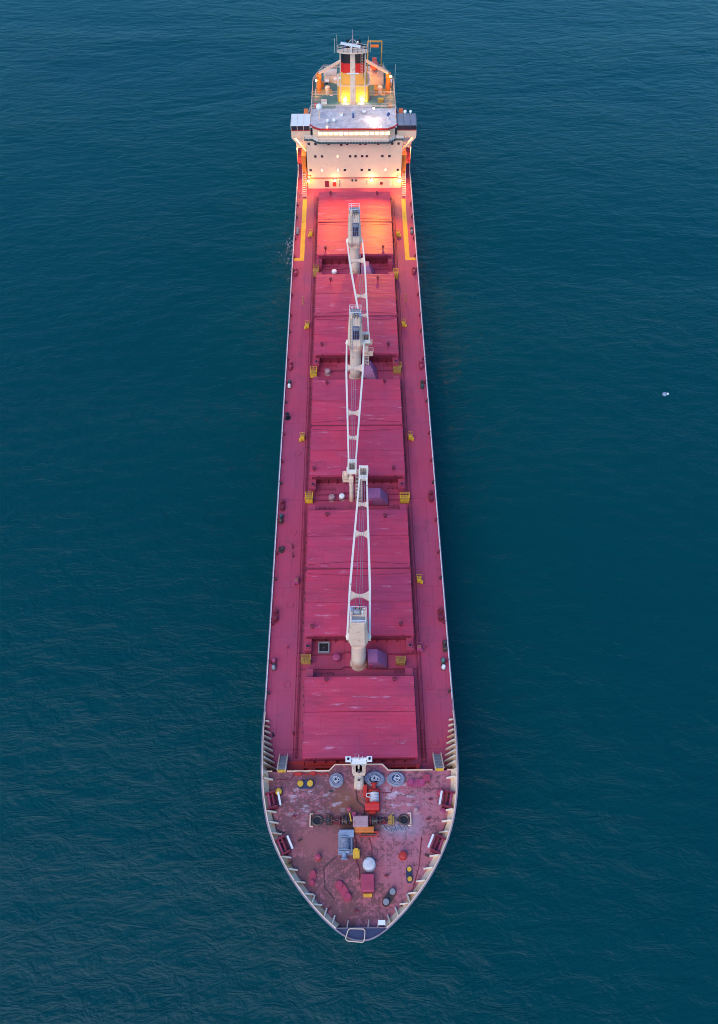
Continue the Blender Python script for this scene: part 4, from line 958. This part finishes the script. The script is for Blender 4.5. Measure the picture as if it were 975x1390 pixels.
# roof of the wings, glass and bulwark
for s in (-1, 1):
    x0, x1 = 10.92, 15.75
    W_ = lambda a, b, *r: (min(s * a, s * b), max(s * a, s * b), *r)
    wing = MB(); wing.prism([(s * x0, 1.4), (s * x1, 1.4), (s * x1, 6.6), (s * x0, 6.6)], 13.7, 13.9)
    wing.b2(*W_(x0, x1, 1.3, 1.4, 13.9, 15.8)); wing.b2(*W_(x1 - .1, x1, 1.4, 6.6, 13.9, 15.8)); wing.b2(*W_(x0, x1, 6.5, 6.6, 13.9, 15.8))
    wg = wing.build('bridge_wing', 'salmon', dh)
    k = MB(); k.prism([(s * x0, 1.25), (s * (x1 + .05), 1.25), (s * (x1 + .05), 6.7), (s * x0, 6.7)], 17.0, 17.12); k.build('wing_roof', 'white' if s < 0 else 'glassb', wg)
    k = MB()
    for xx in (x0 + .05, x0 + 1.65, x0 + 3.25, x1 - .05): k.b2(*W_(xx - .06, xx + .06, 1.22, 1.38, 15.8, 17.0)); k.b2(*W_(xx - .04, xx + .04, 1.3, 6.6, 17.12, 17.18))
    k.build('wing_frame', 'cream' if s < 0 else 'dgreen', wg)
    for q in range(3):
        k = MB(); a = x0 + .12 + q * 1.6; k.b2(*W_(a, a + 1.45, 1.3, 1.35, 15.85, 16.95)); k.build('wing_window', 'glassd', wg)
    k = MB(); k.b2(*W_(x0, x1 + .02, 1.2, 1.38, 15.72, 15.86)); k.build('red_stripe', 'brightred', wg)
    # sloping underside knee and strut
    k = MB(); V = [(s * 15.75, 13.7), (s * 14.2, 11.9), (s * 13.9, 12.1), (s * 15.0, 13.7)]
    a = [k.bm.verts.new((x, 1.32, z)) for x, z in V]; b = [k.bm.verts.new((x, 2.2, z)) for x, z in V]
    for i in range(4): k._f([a[i], a[(i + 1) % 4], b[(i + 1) % 4], b[i]])
    k._f(a); k._f(b[::-1]); k.build('wing_knee', 'salmon', wg)
    k = MB(); k.bar((s * 15.3, 1.7, 13.7), (s * 12.3, 1.2, 10.2), .35, .35); k.build('wing_strut', 'cream', wg)
    # side galleries below the wings
    k = MB(); k.b2(*W_(12.5, 15.0, 5, 12, 8.9, 9.05)); k.rail([(s * 12.6, 5.1, 9.05), (s * 15, 5.1, 9.05), (s * 15, 12, 9.05)], 1.1, 1.2, .05, 3); k.build('side_gallery', 'cream', dh)
    k = MB(); k.b2(*W_(12.5, 13.6, 1.3, 24, 0, 8.9)); k.build('side_casing', 'orange', dh)  # orange puts the lamplight on these side walls into their colour
    k = MB(); k.b2(*W_(13.6, 15.0, 5.0, 24, 4.2, 4.3)); k.rail([(s * 13.6, 5.1, 4.3), (s * 15, 5.1, 4.3), (s * 15, 24, 4.3)], 1.1, 1.2, .05, 3); k.build('lower_gallery', 'maroon', dh)
    k = MB(); k.rod((s * 14.9, 5.2, 0), (s * 14.9, 5.2, 8.9), .1, n=8); k.rod((s * 14.9, 12.2, 0), (s * 14.9, 12.2, 8.9), .1, n=8); k.build('gallery_post', 'cream', dh)
    k = MB()                                                 # side stairs down to the deck
    for q in range(11): k.b2(*W_(12.6, 13.5, -3.6 + q * .42, -3.2 + q * .42, .25 + q * .36, .31 + q * .36))
    for xx in (12.6, 13.5): k.bar((s * xx, -3.9, .2), (s * xx, 1.0, 4.2), .07, .22); k.bar((s * xx, -3.9, 1.2), (s * xx, 1.0, 5.2), .06, .06)
    k.build('side_stairs', 'cream', dh)
# aft decks
w = MB(); w.prism([(-11.1, 8.6), (11.0, 8.6), (11.0, 21), (-11.1, 21)], 13.92, 14.05); w.build('upper_aft_deck', 'green', dh)
w = MB(); aft = [(-11.4, 21), (11.3, 21), (11.2, 34), (8.5, 41), (-8.5, 41), (-11.3, 34)]; w.prism(aft, 10.9, 11.1); w.build('lower_aft_deck', 'green', dh)
w = MB(); w.prism([(x * .96, 21.2 + (y - 21) * .95) for x, y in aft], 0, 10.9); w.build('aft_wall', 'salmon', dh)
w = MB(); w.rail([(-11.1, 21, 14.05), (-4.2, 21, 14.05)], 1.1, 1.4, .05, 3); w.rail([(4.2, 21, 14.05), (11, 21, 14.05)], 1.1, 1.4, .05, 3); w.rail([(-10.9, 9, 14.05), (-11.0, 21, 14.05)], 1.1, 1.4, .05, 3); w.rail([(10.9, 9, 14.05), (11.0, 21, 14.05)], 1.1, 1.4, .05, 3)
w.rail([(-10.7, 8.5, 17.4), (-8.6, 8.7, 17.4), (8.6, 8.7, 17.4), (10.5, 8.5, 17.4)], 1.1, 1.5, .05, 3); w.rail([(-10.7, 8.5, 17.4), (-10.8, 4.0, 17.4)], 1.1, 1.2, .05, 3); w.rail([(10.5, 8.5, 17.4), (10.6, 4.0, 17.4)], 1.1, 1.2, .05, 3)
w.rail([(11.2, 21, 11.1), (11.1, 34, 11.1), (8.4, 40.9, 11.1), (-8.4, 40.9, 11.1), (-11.2, 34, 11.1), (-11.3, 21, 11.1)], 1.2, 1.2, .07, 3); w.build('aft_railing', 'cream', dh)
for s in (-1, 1):
    w = MB(); w.b2(*((min(s * 11.15, s * 11.35)), max(s * 11.15, s * 11.35), 8.7, 33.8, 10.0, 11.9)); w.build('side_bulwark', 'orange', dh)  # lamplight along the bulwark painted in as orange
w = MB(); w.b2(-4.6, 4.6, 8.65, 10.5, 14.1, 17.35); w.build('roof_extension', 'roofw', dh)
for s, y in ((-1, 27.5), (1, 27.5)):
    w = MB(); w.b2(s * 8 - 2.2, s * 8 + 2.2, y - .12, y + .12, 11.1, 12.3); w.build('deck_bulkhead', 'dyellow', dh)
w = MB(); w.b2(5.8, 6.7, 21.5, 33, 11.11, 11.16); w.build('yellow_walkway', 'dyellow', dh)

# roof fittings
def dome(x, y, r, label, hp=1.0, z=17.4):
    t = thing('satellite_dome', label, 'dome', (x, y, z), 0, 'white domes on the bridge roof')
    m = MB(); m.rod((0, 0, 0), (0, 0, hp), r * .28, n=10); m.build('dome_post', 'cream', t); m = MB(); m.ball((0, 0, hp + r * .7), r, 1.1, 14); m.build('dome_shell', 'white', t, True)
dome(-8.6, 189.6, .75, 'large white dome on a post, left of the bridge roof', 2.4)
dome(-6.5, 187.3, .42, 'small white dome on the bridge roof, left one of two', .4)
dome(-4.9, 187.5, .42, 'small white dome on the bridge roof, right one of two', .4)
dome(13.0, 191.5, .42, 'small white dome on the right bridge wing, inner one', .5, 17.15)
dome(14.4, 191.6, .36, 'small white dome on the right bridge wing, outer one', .5, 17.15)
t = thing('magnetic_compass', 'blue compass stand in the middle of the bridge roof', 'compass', (-.1, 189.8, 17.4)); m = MB(); m.rod((0, 0, 0), (0, 0, 1.3), .28, .22, 10); m.build('stand', 'dblue', t); m = MB(); m.ball((0, 0, 1.4), .3); m.rod((-.7, 0, 1.1), (.7, 0, 1.1), .08, n=6); m.build('compass_bowl', 'blue', t)
t = thing('searchlight', 'dark searchlight on the right of the bridge roof', 'searchlight', (8.6, 188.6, 17.4)); m = MB(); m.rod((0, 0, 0), (0, 0, 1.1), .1, n=8); m.build('stand', 'white', t); m = MB(); m.rod((-.1, -.3, 1.4), (.15, .35, 1.5), .35, n=14); m.build('lamp_body', 'dblue', t)
# radar mast
t = thing('radar_mast', 'tall cream radar mast with round platform ahead of the funnel', 'mast', (-.15, 198.0, 14.05))
m = MB(); m.loft([octo(.75, .65, .15, 0), octo(.6, .5, .12, 15.6)]); m.build('mast_column', 'cream', t)
m = MB(); n = 20; m.prism([(3.9 * math.cos(2 * math.pi * i / n), 1.3 * math.sin(2 * math.pi * i / n)) for i in range(n)], 15.6, 15.85); m.build('platform', 'cream', t)
m = MB(); m.rail([(3.8 * math.cos(2 * math.pi * i / n), 1.25 * math.sin(2 * math.pi * i / n), 15.85) for i in range(n)], 1.1, 2, .05, 2, closed=True); m.build('platform_railing', 'cream', t)
m = MB(); m.bar((-2.9, -1.0, 18.1), (1.9, -.5, 17.0), .4, .5); m.rod((-.3, -.8, 15.8), (-.3, -.8, 17.4), .2, n=10); m.build('radar_scanner', 'white', t)
m = MB(); m.rod((0, 0, 15.6), (0, 0, 20.8), .22, .08, 10); m.build('top_pole', 'pinkgrey', t)
m = MB(); m.torus((0, 0, 0), 1.0, .06, 20, 6); bmesh.ops.rotate(m.bm, verts=m.bm.verts[:], cent=(0, 0, 0), matrix=Matrix.Rotation(R(90), 3, 'X')); bmesh.ops.translate(m.bm, verts=m.bm.verts[:], vec=(0, 0, 17.4)); m.build('antenna_loop', 'cream', t)
for x, h in ((-4.4, 17.2), (-3.8, 18.0), (3.8, 17.6), (4.3, 16.8)):
    m = MB(); m.rod((x, 0, 15.4), (x, 0, h + 1.6), .06, .04, 6); m.build('whip_antenna', 'cream', t)
for s in (-1, 1):
    m = MB(); m.rod((s * 3.1, .3, -2.9 if False else 0), (s * 3.1, .3, 15.6), .14, n=8); m.build('mast_leg', 'cream', t)
m = MB(); m.bar((-1.5, -.7, 10.6), (1.5, -.7, 10.6), .2, .25); m.build('crossbar', 'white', t)
m = MB(); m.ball((-3.3, .2, 9.0), .3); m.ball((1.3, .2, 17.8), .22); m.build('lamp_fitting', 'white', t)
# funnel
t = thing('ship_funnel', 'yellow, red and black funnel behind the radar mast', 'funnel', (0, 206.5, 11.1))
m = MB(); m.loft([octo(4.2, 3.2, .5, 0), octo(4.2, 3.2, .5, 7.2)]); m.build('funnel_casing', 'fyel', t)
m = MB(); m.loft([octo(4.3, 3.3, .5, 7.2), octo(4.3, 3.3, .5, 7.35)]); m.build('casing_ledge', 'cream', t)
def band(z0, z1, a0, a1, mat, nm):
    m = MB(); m.loft([octo(a0, a0 * .8, .8, z0), octo(a1, a1 * .8, .8, z1)]); m.build(nm, mat, t)
band(7.36, 10.3, 3.75, 3.25, 'fyel', 'yellow_band'); band(10.3, 12.7, 3.25, 3.12, 'fred', 'red_band'); band(12.7, 15.3, 3.12, 3.0, 'black', 'black_band')
for x, mt in ((-2.1, 'dblue'), (-1.4, 'black'), (1.6, 'black'), (1.0, 'pinkgrey')):
    m = MB(); m.rod((x, .4, 15.3), (x, .4, 16.6 + (.7 if mt == 'black' else 0)), .32, n=12); m.build('exhaust_pipe', mt, t)
for s in (-1, 1):
    m = MB(); m.box((s * 2.0, -3.15, 4.7), (2.6, .16, 1.9), bev=.05); m.build('casing_panel', 'yellow', t)
m = MB()
for s in (-1, 1): m.bar((2.2 + s * .25, -2.75, 7.4), (2.2 + s * .25, -2.55, 15.4), .06, .06)
for k in range(20): m.bar((1.95, -2.74 + k * .01, 7.6 + k * .39), (2.45, -2.74 + k * .01, 7.6 + k * .39), .05, .05)
m.build('ladder', 'cream', t)
# store cranes and the lifeboat on its frame
def store_crane(x, y, sgn, label):
    t = thing('store_crane', label, 'small crane', (x, y, 11.1), 0, 'small stern store cranes')
    m = MB(); m.rod((0, 0, 0), (0, 0, 4.2), .8, .6, 14); m.build('crane_post', 'orange', t, True)
    m = MB(); m.box((0, 0, 4.8), (1.4, 1.4, 1.2), bev=.12); m.build('crane_head', 'orange', t)
    for o in (-.35, .35):
        m = MB(); m.bar((0, o, 5.4), (-sgn * 6.6, 3.0 + o, 7.6), .28, .4); m.build('crane_arm', 'cream', t)
    m = MB()
    for k in range(6): a = Vector((0, -.35, 5.4)).lerp(Vector((-sgn * 6.6, 2.65, 7.6)), (k + .5) / 6); m.bar(a, a + Vector((-sgn * .3, .7, .1)), .1, .1)
    m.build('arm_brace', 'cream', t)
    m = MB(); m.rod((-sgn * 2.2, -.2, 0), (-sgn * 2.2, -.2, 1.8), .7, n=12); m.ball((-sgn * 2.2, -.2, 1.8), .7, .4, 12, True); m.build('hydraulic_tank', 'cream', t)
store_crane(-9.3, 213.5, -1, 'small orange store crane left of the funnel')
store_crane(9.5, 213.5, 1, 'small orange store crane right of the funnel')
t = thing('lifeboat_davit', 'orange frame holding the lifeboat at the stern, right of the funnel', 'davit', (5.9, 221, 11.1))
m = MB()
for s in (-1, 1): m.bar((s * 1.9, 0, 0), (s * 1.9, 0, 10.2), .3, .3); m.bar((s * 1.9, 3.5, 0), (s * 1.9, 0, 10.2), .25, .25)
m.bar((-1.9, 0, 10.2), (1.9, 0, 10.2), .35, .35); m.build('a_frame', 'dyellow', t)
m = MB(); m.box((0, 0, 9.0), (2.2, .6, .6), bev=.08); m.build('hoist_unit', 'orange', t)
m = MB()
for s in (-1, 1): m.bar((s * 1.0, -3.0, 4.2), (s * 1.0, 5, 1.5), .25, .3)
for k in range(6): m.bar((-1, -2.6 + k * 1.4, 4.0 - k * .47), (1, -2.6 + k * 1.4, 4.0 - k * .47), .12, .12)
for s in (-1, 1): m.rod((s * 1.0, -2.8, 0), (s * 1.0, -2.8, 4.1), .12, n=6)
m.build('slipway', 'cream', t)
t = thing('lifeboat', 'orange red enclosed lifeboat under the frame at the stern', 'lifeboat', (5.9, 220.3, 14.2))
m = MB(); rr = []
for k in range(11):
    u = k / 10; w_ = 1.25 * (math.sin(math.pi * (.06 + .9 * u)) ** .55); y = -3.3 + 6.6 * u; z = .9 - .33 * y
    rr.append([(w_ * math.cos(a), y, z + (1.15 if math.sin(a) > 0 else .85) * w_ * math.sin(a)) for a in [2 * math.pi * i / 14 for i in range(14)]])
m.loft(rr); m.build('boat_hull', 'boat', t, True)
m = MB(); m.box((0, 1.7, 1.75), (1.2, 1.2, .8), bev=.15); m.build('helm_cupola', 'boat', t)
m = MB(); m.box((0, 1.08, 1.8), (.9, .06, .35)); m.build('window', 'glassd', t)
t = thing('liferaft_canister', 'cream liferaft drum on the green deck left of the funnel', 'liferaft', (-7.3, 218.5, 11.1)); m = MB(); m.rod((-.6, 0, .7), (.6, 0, .7), .45, n=16); m.build('canister', 'white', t, True); m = MB(); m.b2(-.5, -.3, -.45, .45, 0, .35); m.b2(.3, .5, -.45, .45, 0, .35); m.build('cradle', 'grey', t)
drum(-4.9, 219.0, 'white mushroom vent on the green deck beside the funnel', 'cream', 'white', .55, 1.2, 11.1)
drum(-6.0, 209.8, 'cream mushroom vent on the green deck ahead of the left store crane', 'cream', 'cream', .5, 1.2, 11.1)
def lamp(x, y, z, label, power, col, bulb, spot=None, aim=None, r=.22, name='flood_lamp', rad=.25):
    t = thing(name, label, 'lamp', (x, y, z), 0)
    m = MB(); m.ball((0, -.1, 0), r); m.build('bulb', bulb, t, True)
    m = MB(); m.box((0, .22, .05), (.6, .3, .5), bev=.05); m.build('lamp_housing', 'grey', t)
    L = bpy.data.lights.new('lamp light', 'SPOT' if spot else 'POINT'); L.energy = power * .26; L.color = col; L.shadow_soft_size = rad
    if spot: L.spot_size = R(spot); L.spot_blend = .45
    o = bpy.data.objects.new('lamp_light', L); COL.objects.link(o); o.parent = t; o.location = (0, -1.2, .1)
    if aim: o.rotation_euler = (Vector(aim) - Vector((x, y - 1.2, z + .1))).to_track_quat('-Z', 'Y').to_euler()
OR = (1, .40, .05); WM = (1, .56, .22)
# denser gear on the stern decks
m0 = MB(); m0.b2(3.3, 8.4, 32.2, 38, 11.1, 13.4); m0.rail([(3.3, 32.2, 13.4), (8.4, 32.2, 13.4), (8.4, 38, 13.4)], 1.0, .9, .05, 3); m0.build('boat_platform', 'cream', dh)
m0 = MB(); m0.b2(-8.2, -4.6, 33.5, 37.5, 11.1, 13.0); m0.rail([(-8.2, 33.5, 13.0), (-4.6, 33.5, 13.0)], 1.0, .9, .05, 3); m0.build('aft_casing', 'cream', dh)
for x in (-10.2, 10.1):
    for y in (23.5, 30.5): m0 = MB(); m0.rod((x, y, 11.1), (x, y, 14.6), .09, n=6); m0.build('light_post', 'cream', dh)
for s in (-1, 1):
    m0 = MB()
    for q in range(9): m0.b2(min(s * 4.7, s * 5.5), max(s * 4.7, s * 5.5), 20.9 + q * .34, 21.15 + q * .34, 13.7 - q * .31, 13.76 - q * .31)
    m0.build('aft_stairs', 'dyellow', dh)
def crate(x, y, z, dx, dy, dz, mt, lid, lb, nm='deck_box', cat='box'):
    t = thing(nm, lb, cat, (x, y, z)); m = MB(); m.box((0, 0, dz / 2), (dx, dy, dz), bev=.06); m.build('box_body', mt, t); m = MB(); m.box((0, 0, dz + .04), (dx + .08, dy + .08, .08)); m.build('lid', lid, t)
crate(-8.9, 217.0, 11.1, 1.6, 1.2, 1.1, 'orange', 'orange', 'orange box on the green stern deck behind the left store crane')
crate(-10.0, 208.6, 11.1, 1.3, .8, 1.0, 'crimson', 'brightred', 'red box at the left edge of the green stern deck')
crate(8.0, 210.2, 11.1, 1.2, 1.6, 1.0, 'orange', 'dyellow', 'orange box beside the yellow walkway, right of the funnel')
crate(10.2, 217.5, 11.1, 1.0, 1.4, 1.2, 'cream', 'white', 'cream box at the right edge of the stern deck')
crate(-7.8, 202.5, 14.05, 1.4, .9, .9, 'white', 'cream', 'white box on the upper green deck, left of the radar mast')
crate(7.2, 203.2, 14.05, 1.5, .8, .9, 'dyellow', 'yellow', 'yellow box on the upper green deck, right of the radar mast')
crate(9.6, 200.4, 14.05, .8, 1.2, .8, 'orange', 'orange', 'small orange box near the right rail of the upper green deck')
crate(-9.9, 200.8, 14.05, .7, 1.0, .8, 'crimson', 'crimson', 'small red box near the left rail of the upper green deck')
crate(-3.1, 190.8, 17.4, .9, .7, .7, 'white', 'cream', 'white box on the bridge roof, left of the blue compass')
crate(2.6, 191.6, 17.4, .8, .8, .6, 'grey', 'white', 'grey box on the bridge roof, right of the blue compass')
lamp(-10.0, 211.5, 15.6, 'orange lamp above the left store crane', 900, OR, 'bulbo')
lamp(3.4, 216.0, 15.2, 'orange lamp on the stern deck between the funnel and the lifeboat', 1500, OR, 'bulbo')
t = thing('whip_antenna', 'thin whip antenna at the right edge behind the bridge', 'antenna', (10.9, 206, 14.0)); m = MB(); m.rod((0, 0, 0), (0, 0, 8.5), .05, .03, 6); m.build('rod', 'white', t); m = MB(); m.rod((0, 0, 0), (0, 0, .5), .12, n=8); m.build('mount', 'grey', t)

# hydraulic pipes on the forecastle, cleats and knees
for nm, pts, mt, r in (('oil_pipe', [(-1.2, 25.2, .15), (-1.2, 24.6, .15), (-.6, 24.2, .15), (-.6, 21.2, .15), (-.2, 20.4, .15), (-.2, 19.0, .15)], 'maroon', .06),
    ('oil_pipe', [(1.2, 24.4, .12), (1.6, 23.4, .12), (1.6, 21.9, .12)], 'maroon', .05), ('oil_pipe', [(.6, 27.4, .15), (.6, 28.6, .15), (-.4, 29.4, .15), (-.6, 31.0, .15)], 'steel', .07),
    ('oil_pipe', [(3.2, 30.6, .12), (4.6, 30.6, .12), (4.8, 31.4, .12)], 'maroon', .05), ('oil_pipe', [(-9.8, 33.3, .15), (-10.4, 32.6, .15), (-12.6, 32.6, .15)], 'maroon', .05),
    ('cable_run', [(-3.4, 22.0, .08), (-5.2, 20.6, .08), (-5.0, 18.0, .08), (-3.6, 16.6, .08)], 'steel', .04), ('cable_run', [(8.8, 24.5, .08), (8.2, 20.6, .08), (7.0, 17.2, .08)], 'maroon', .05),
    ('cable_run', [(-12.9, 27.9, .1), (-12.0, 25.6, .1), (-10.9, 25.2, .1)], 'steel', .06), ('cable_run', [(12.8, 27.0, .1), (12.0, 25.4, .1)], 'steel', .06)):
    m = MB(); m.path([(x, y, FC + z) for x, y, z in pts], r, 6); m.build(nm, mt, ship)
for k, (x, y, a) in enumerate(((-9.6, 27.5, 0), (-8.7, 24.2, 30), (9.9, 26.9, 0), (9.4, 22.0, -20), (-4.4, 15.4, 40), (5.6, 15.7, -40), (-.6, 15.2, 0), (-9.9, 21.3, 20), (3.6, 19.5, 0), (-4.3, 30.9, 0), (10.4, 29.6, 0))):
    m = MB(); m.box((x, y, FC + .12), (.5, .18, .22), rz=R(a)); m.box((x, y, FC + .3), (.75, .1, .1), rz=R(a)); m.build('deck_cleat', 'steel' if k % 2 else 'maroon', ship)
for s in (-1, 1):
    yk = 47.0; k = 0
    while yk < 181:
        m = MB(); xk = s * 14.75; m.box((xk, yk, .35), (.35, .25, .7)); m.bar((xk, yk, .6), (xk + s * .3, yk, 1.1), .1, .1); m.build('rail_knee', 'maroon' if k % 3 else 'steel', ship)
        yk += 5.3 + 1.7 * ((k * 7) % 3); k += 1
for y, a in ((50.2, 0), (83.0, 0), (87.4, 0), (115.0, 0), (120.2, 0), (148.4, 0), (153.3, 0)):
    m = MB(); m.rail([(-7.2, y, 0), (-4.2, y, 0)], 1.0, 1.0, .035, 2); m.build('gap_railing', 'maroon', ship)
    m = MB(); m.rail([(5.9, y + .2, 0), (7.8, y + .2, 0)], 1.0, 1.0, .035, 2); m.build('gap_railing', 'maroon', ship)
fo = MB(); rg = random.Random(11)
for k in range(70):
    x = -16.4 - abs(rg.gauss(0, 1.1)); y = 171 + rg.gauss(0, 4.5); r_ = .05 + .13 * rg.random() ** 2; a0 = rg.random() * 6
    fo.prism([(x + r_ * (1 + .5 * math.sin(3 * t + a0)) * math.cos(t), y + r_ * (1.4 + .5 * math.sin(2 * t + a0)) * math.sin(t)) for t in [i * math.pi / 4 for i in range(8)]], .0, .12)
o = fo.build('sea_foam', 'ropeg'); o['kind'] = 'stuff'; o['label'] = 'specks of white foam on the water beside the left side of the hull'; o['category'] = 'foam'

# ------------------------------------------------------------------ lamps
lamp(-12.0, 185.1, 2.7, 'orange lamp under the left corner of the deckhouse front', 900, OR, 'bulbo')
lamp(-5.0, 185.1, 2.9, 'warm lamp on the deckhouse front, left of the middle', 420, WM, 'bulbw')
lamp(4.6, 185.1, 2.9, 'bright warm lamp on the deckhouse front, right of the middle', 550, WM, 'bulbw', r=.32)
lamp(12.0, 185.1, 2.7, 'bright yellow lamp under the right corner of the deckhouse front', 1300, OR, 'bulbw', r=.34)
lamp(6.6, 184.0, 18.3, 'floodlight on the right front edge of the bridge roof, shining forward', 52000, (1, .34, .012), 'bulbw', 84, (1.5, 148, 0), r=.16)
lamp(-6.6, 184.0, 18.3, 'floodlight on the left front edge of the bridge roof, shining forward', 21000, (1, .32, .015), 'bulbw', 84, (-2, 150, 0), r=.16)
lamp(-2.2, 202.9, 15.0, 'white lamp on the funnel casing, left of the radar mast', 420, OR, 'bulbc', r=.35)
lamp(2.2, 202.9, 15.0, 'bright white lamp on the funnel casing, right of the radar mast', 600, OR, 'bulbc', r=.4)
lamp(5.0, 189.3, 20.0, 'bright lamp lighting the right half of the bridge roof', 900, (1, .78, .55), 'bulbc', r=.14)
lamp(.1, 201.0, 15.6, 'small lamp at the foot of the radar mast', 500, WM, 'bulbc', r=.2)
lamp(10.0, 211.5, 16.6, 'orange lamp above the right store crane', 1800, OR, 'bulbo')
lamp(-14.4, 192.0, 8.4, 'yellow lamp under the left side gallery', 3500, (1, .55, .12), 'bulbw')
lamp(14.4, 192.0, 8.4, 'yellow lamp under the right side gallery', 3000, (1, .55, .12), 'bulbw')
lamp(-13.6, 188.6, 13.2, 'yellow lamp beneath the left bridge wing', 1500, (1, .6, .15), 'bulbw', r=.15)
lamp(13.8, 188.6, 13.2, 'yellow lamp beneath the right bridge wing', 700, (1, .5, .12), 'bulbw', r=.15)

# floating object on the water to the right
t = thing('marker_buoy', 'tiny pale blue float alone on the water right of the ship', 'buoy', (70, 119.6, -9))
m = MB(); m.ball((0, 0, .25), .55, .8, 12); m.build('buoy_body', 'blue', t, True); m = MB(); m.ball((.8, .25, .12), .32, .7, 10); m.rod((0, 0, .2), (.8, .25, .15), .08, n=6); m.build('float', 'white', t, True)

# ------------------------------------------------------------------ world, sun, camera
w = bpy.data.worlds.new('World'); scene.world = w; w.use_nodes = True; nt = w.node_tree
sky = nt.nodes.new('ShaderNodeTexSky'); sky.sky_type = 'NISHITA'; sky.sun_disc = False
EL, AZ = 38, 212          # azimuth clockwise from +Y: the sun is low behind the camera, on the left
sky.sun_elevation = R(EL); sky.sun_rotation = R(AZ); sky.air_density = 1.2; sky.dust_density = .4; sky.ozone_density = 3.5
bg = nt.nodes['Background']; nt.links.new(mix(nt, 1.0, sky.outputs[0], (.36, .93, 1.42), 'MULTIPLY'), bg.inputs[0]); bg.inputs[1].default_value = .078
sl = bpy.data.lights.new('sun', 'SUN'); sl.energy = 1.15; sl.angle = R(60); sl.color = (1, .82, .68)
so = bpy.data.objects.new('sun', sl); COL.objects.link(so)
d = Vector((math.sin(R(AZ)) * math.cos(R(EL + 10)), math.cos(R(AZ)) * math.cos(R(EL + 10)), math.sin(R(EL + 10))))
so.rotation_euler = (-d).to_track_quat('-Z', 'Y').to_euler(); so.location = (0, 100, 200)

cam = bpy.data.cameras.new('camera'); co = bpy.data.objects.new('camera', cam); COL.objects.link(co); scene.camera = co
F = 1070.0
cam.sensor_fit = 'VERTICAL'; cam.sensor_height = 36; cam.lens = F / 1390 * 36; cam.shift_y = -45 / 1390; cam.shift_x = 0
cam.clip_start = 1; cam.clip_end = 30000
pitch = math.atan(1482 / F); yaw = math.atan(16.9 / (F / math.cos(pitch)))
co.location = (-.42, 0, ZD + 125); co.rotation_euler = (math.pi / 2 - pitch, 0, -yaw)
vs = scene.view_settings; scene.display_settings.display_device = 'sRGB'
vs.view_transform = 'Standard'; vs.look = 'None'; vs.gamma = 1; vs.exposure = 1.25; vs.use_curve_mapping = False
scene.render.engine = 'CYCLES'
scene.cycles.filter_width = 1.0
scene.render.resolution_x = 718; scene.render.resolution_y = 1024
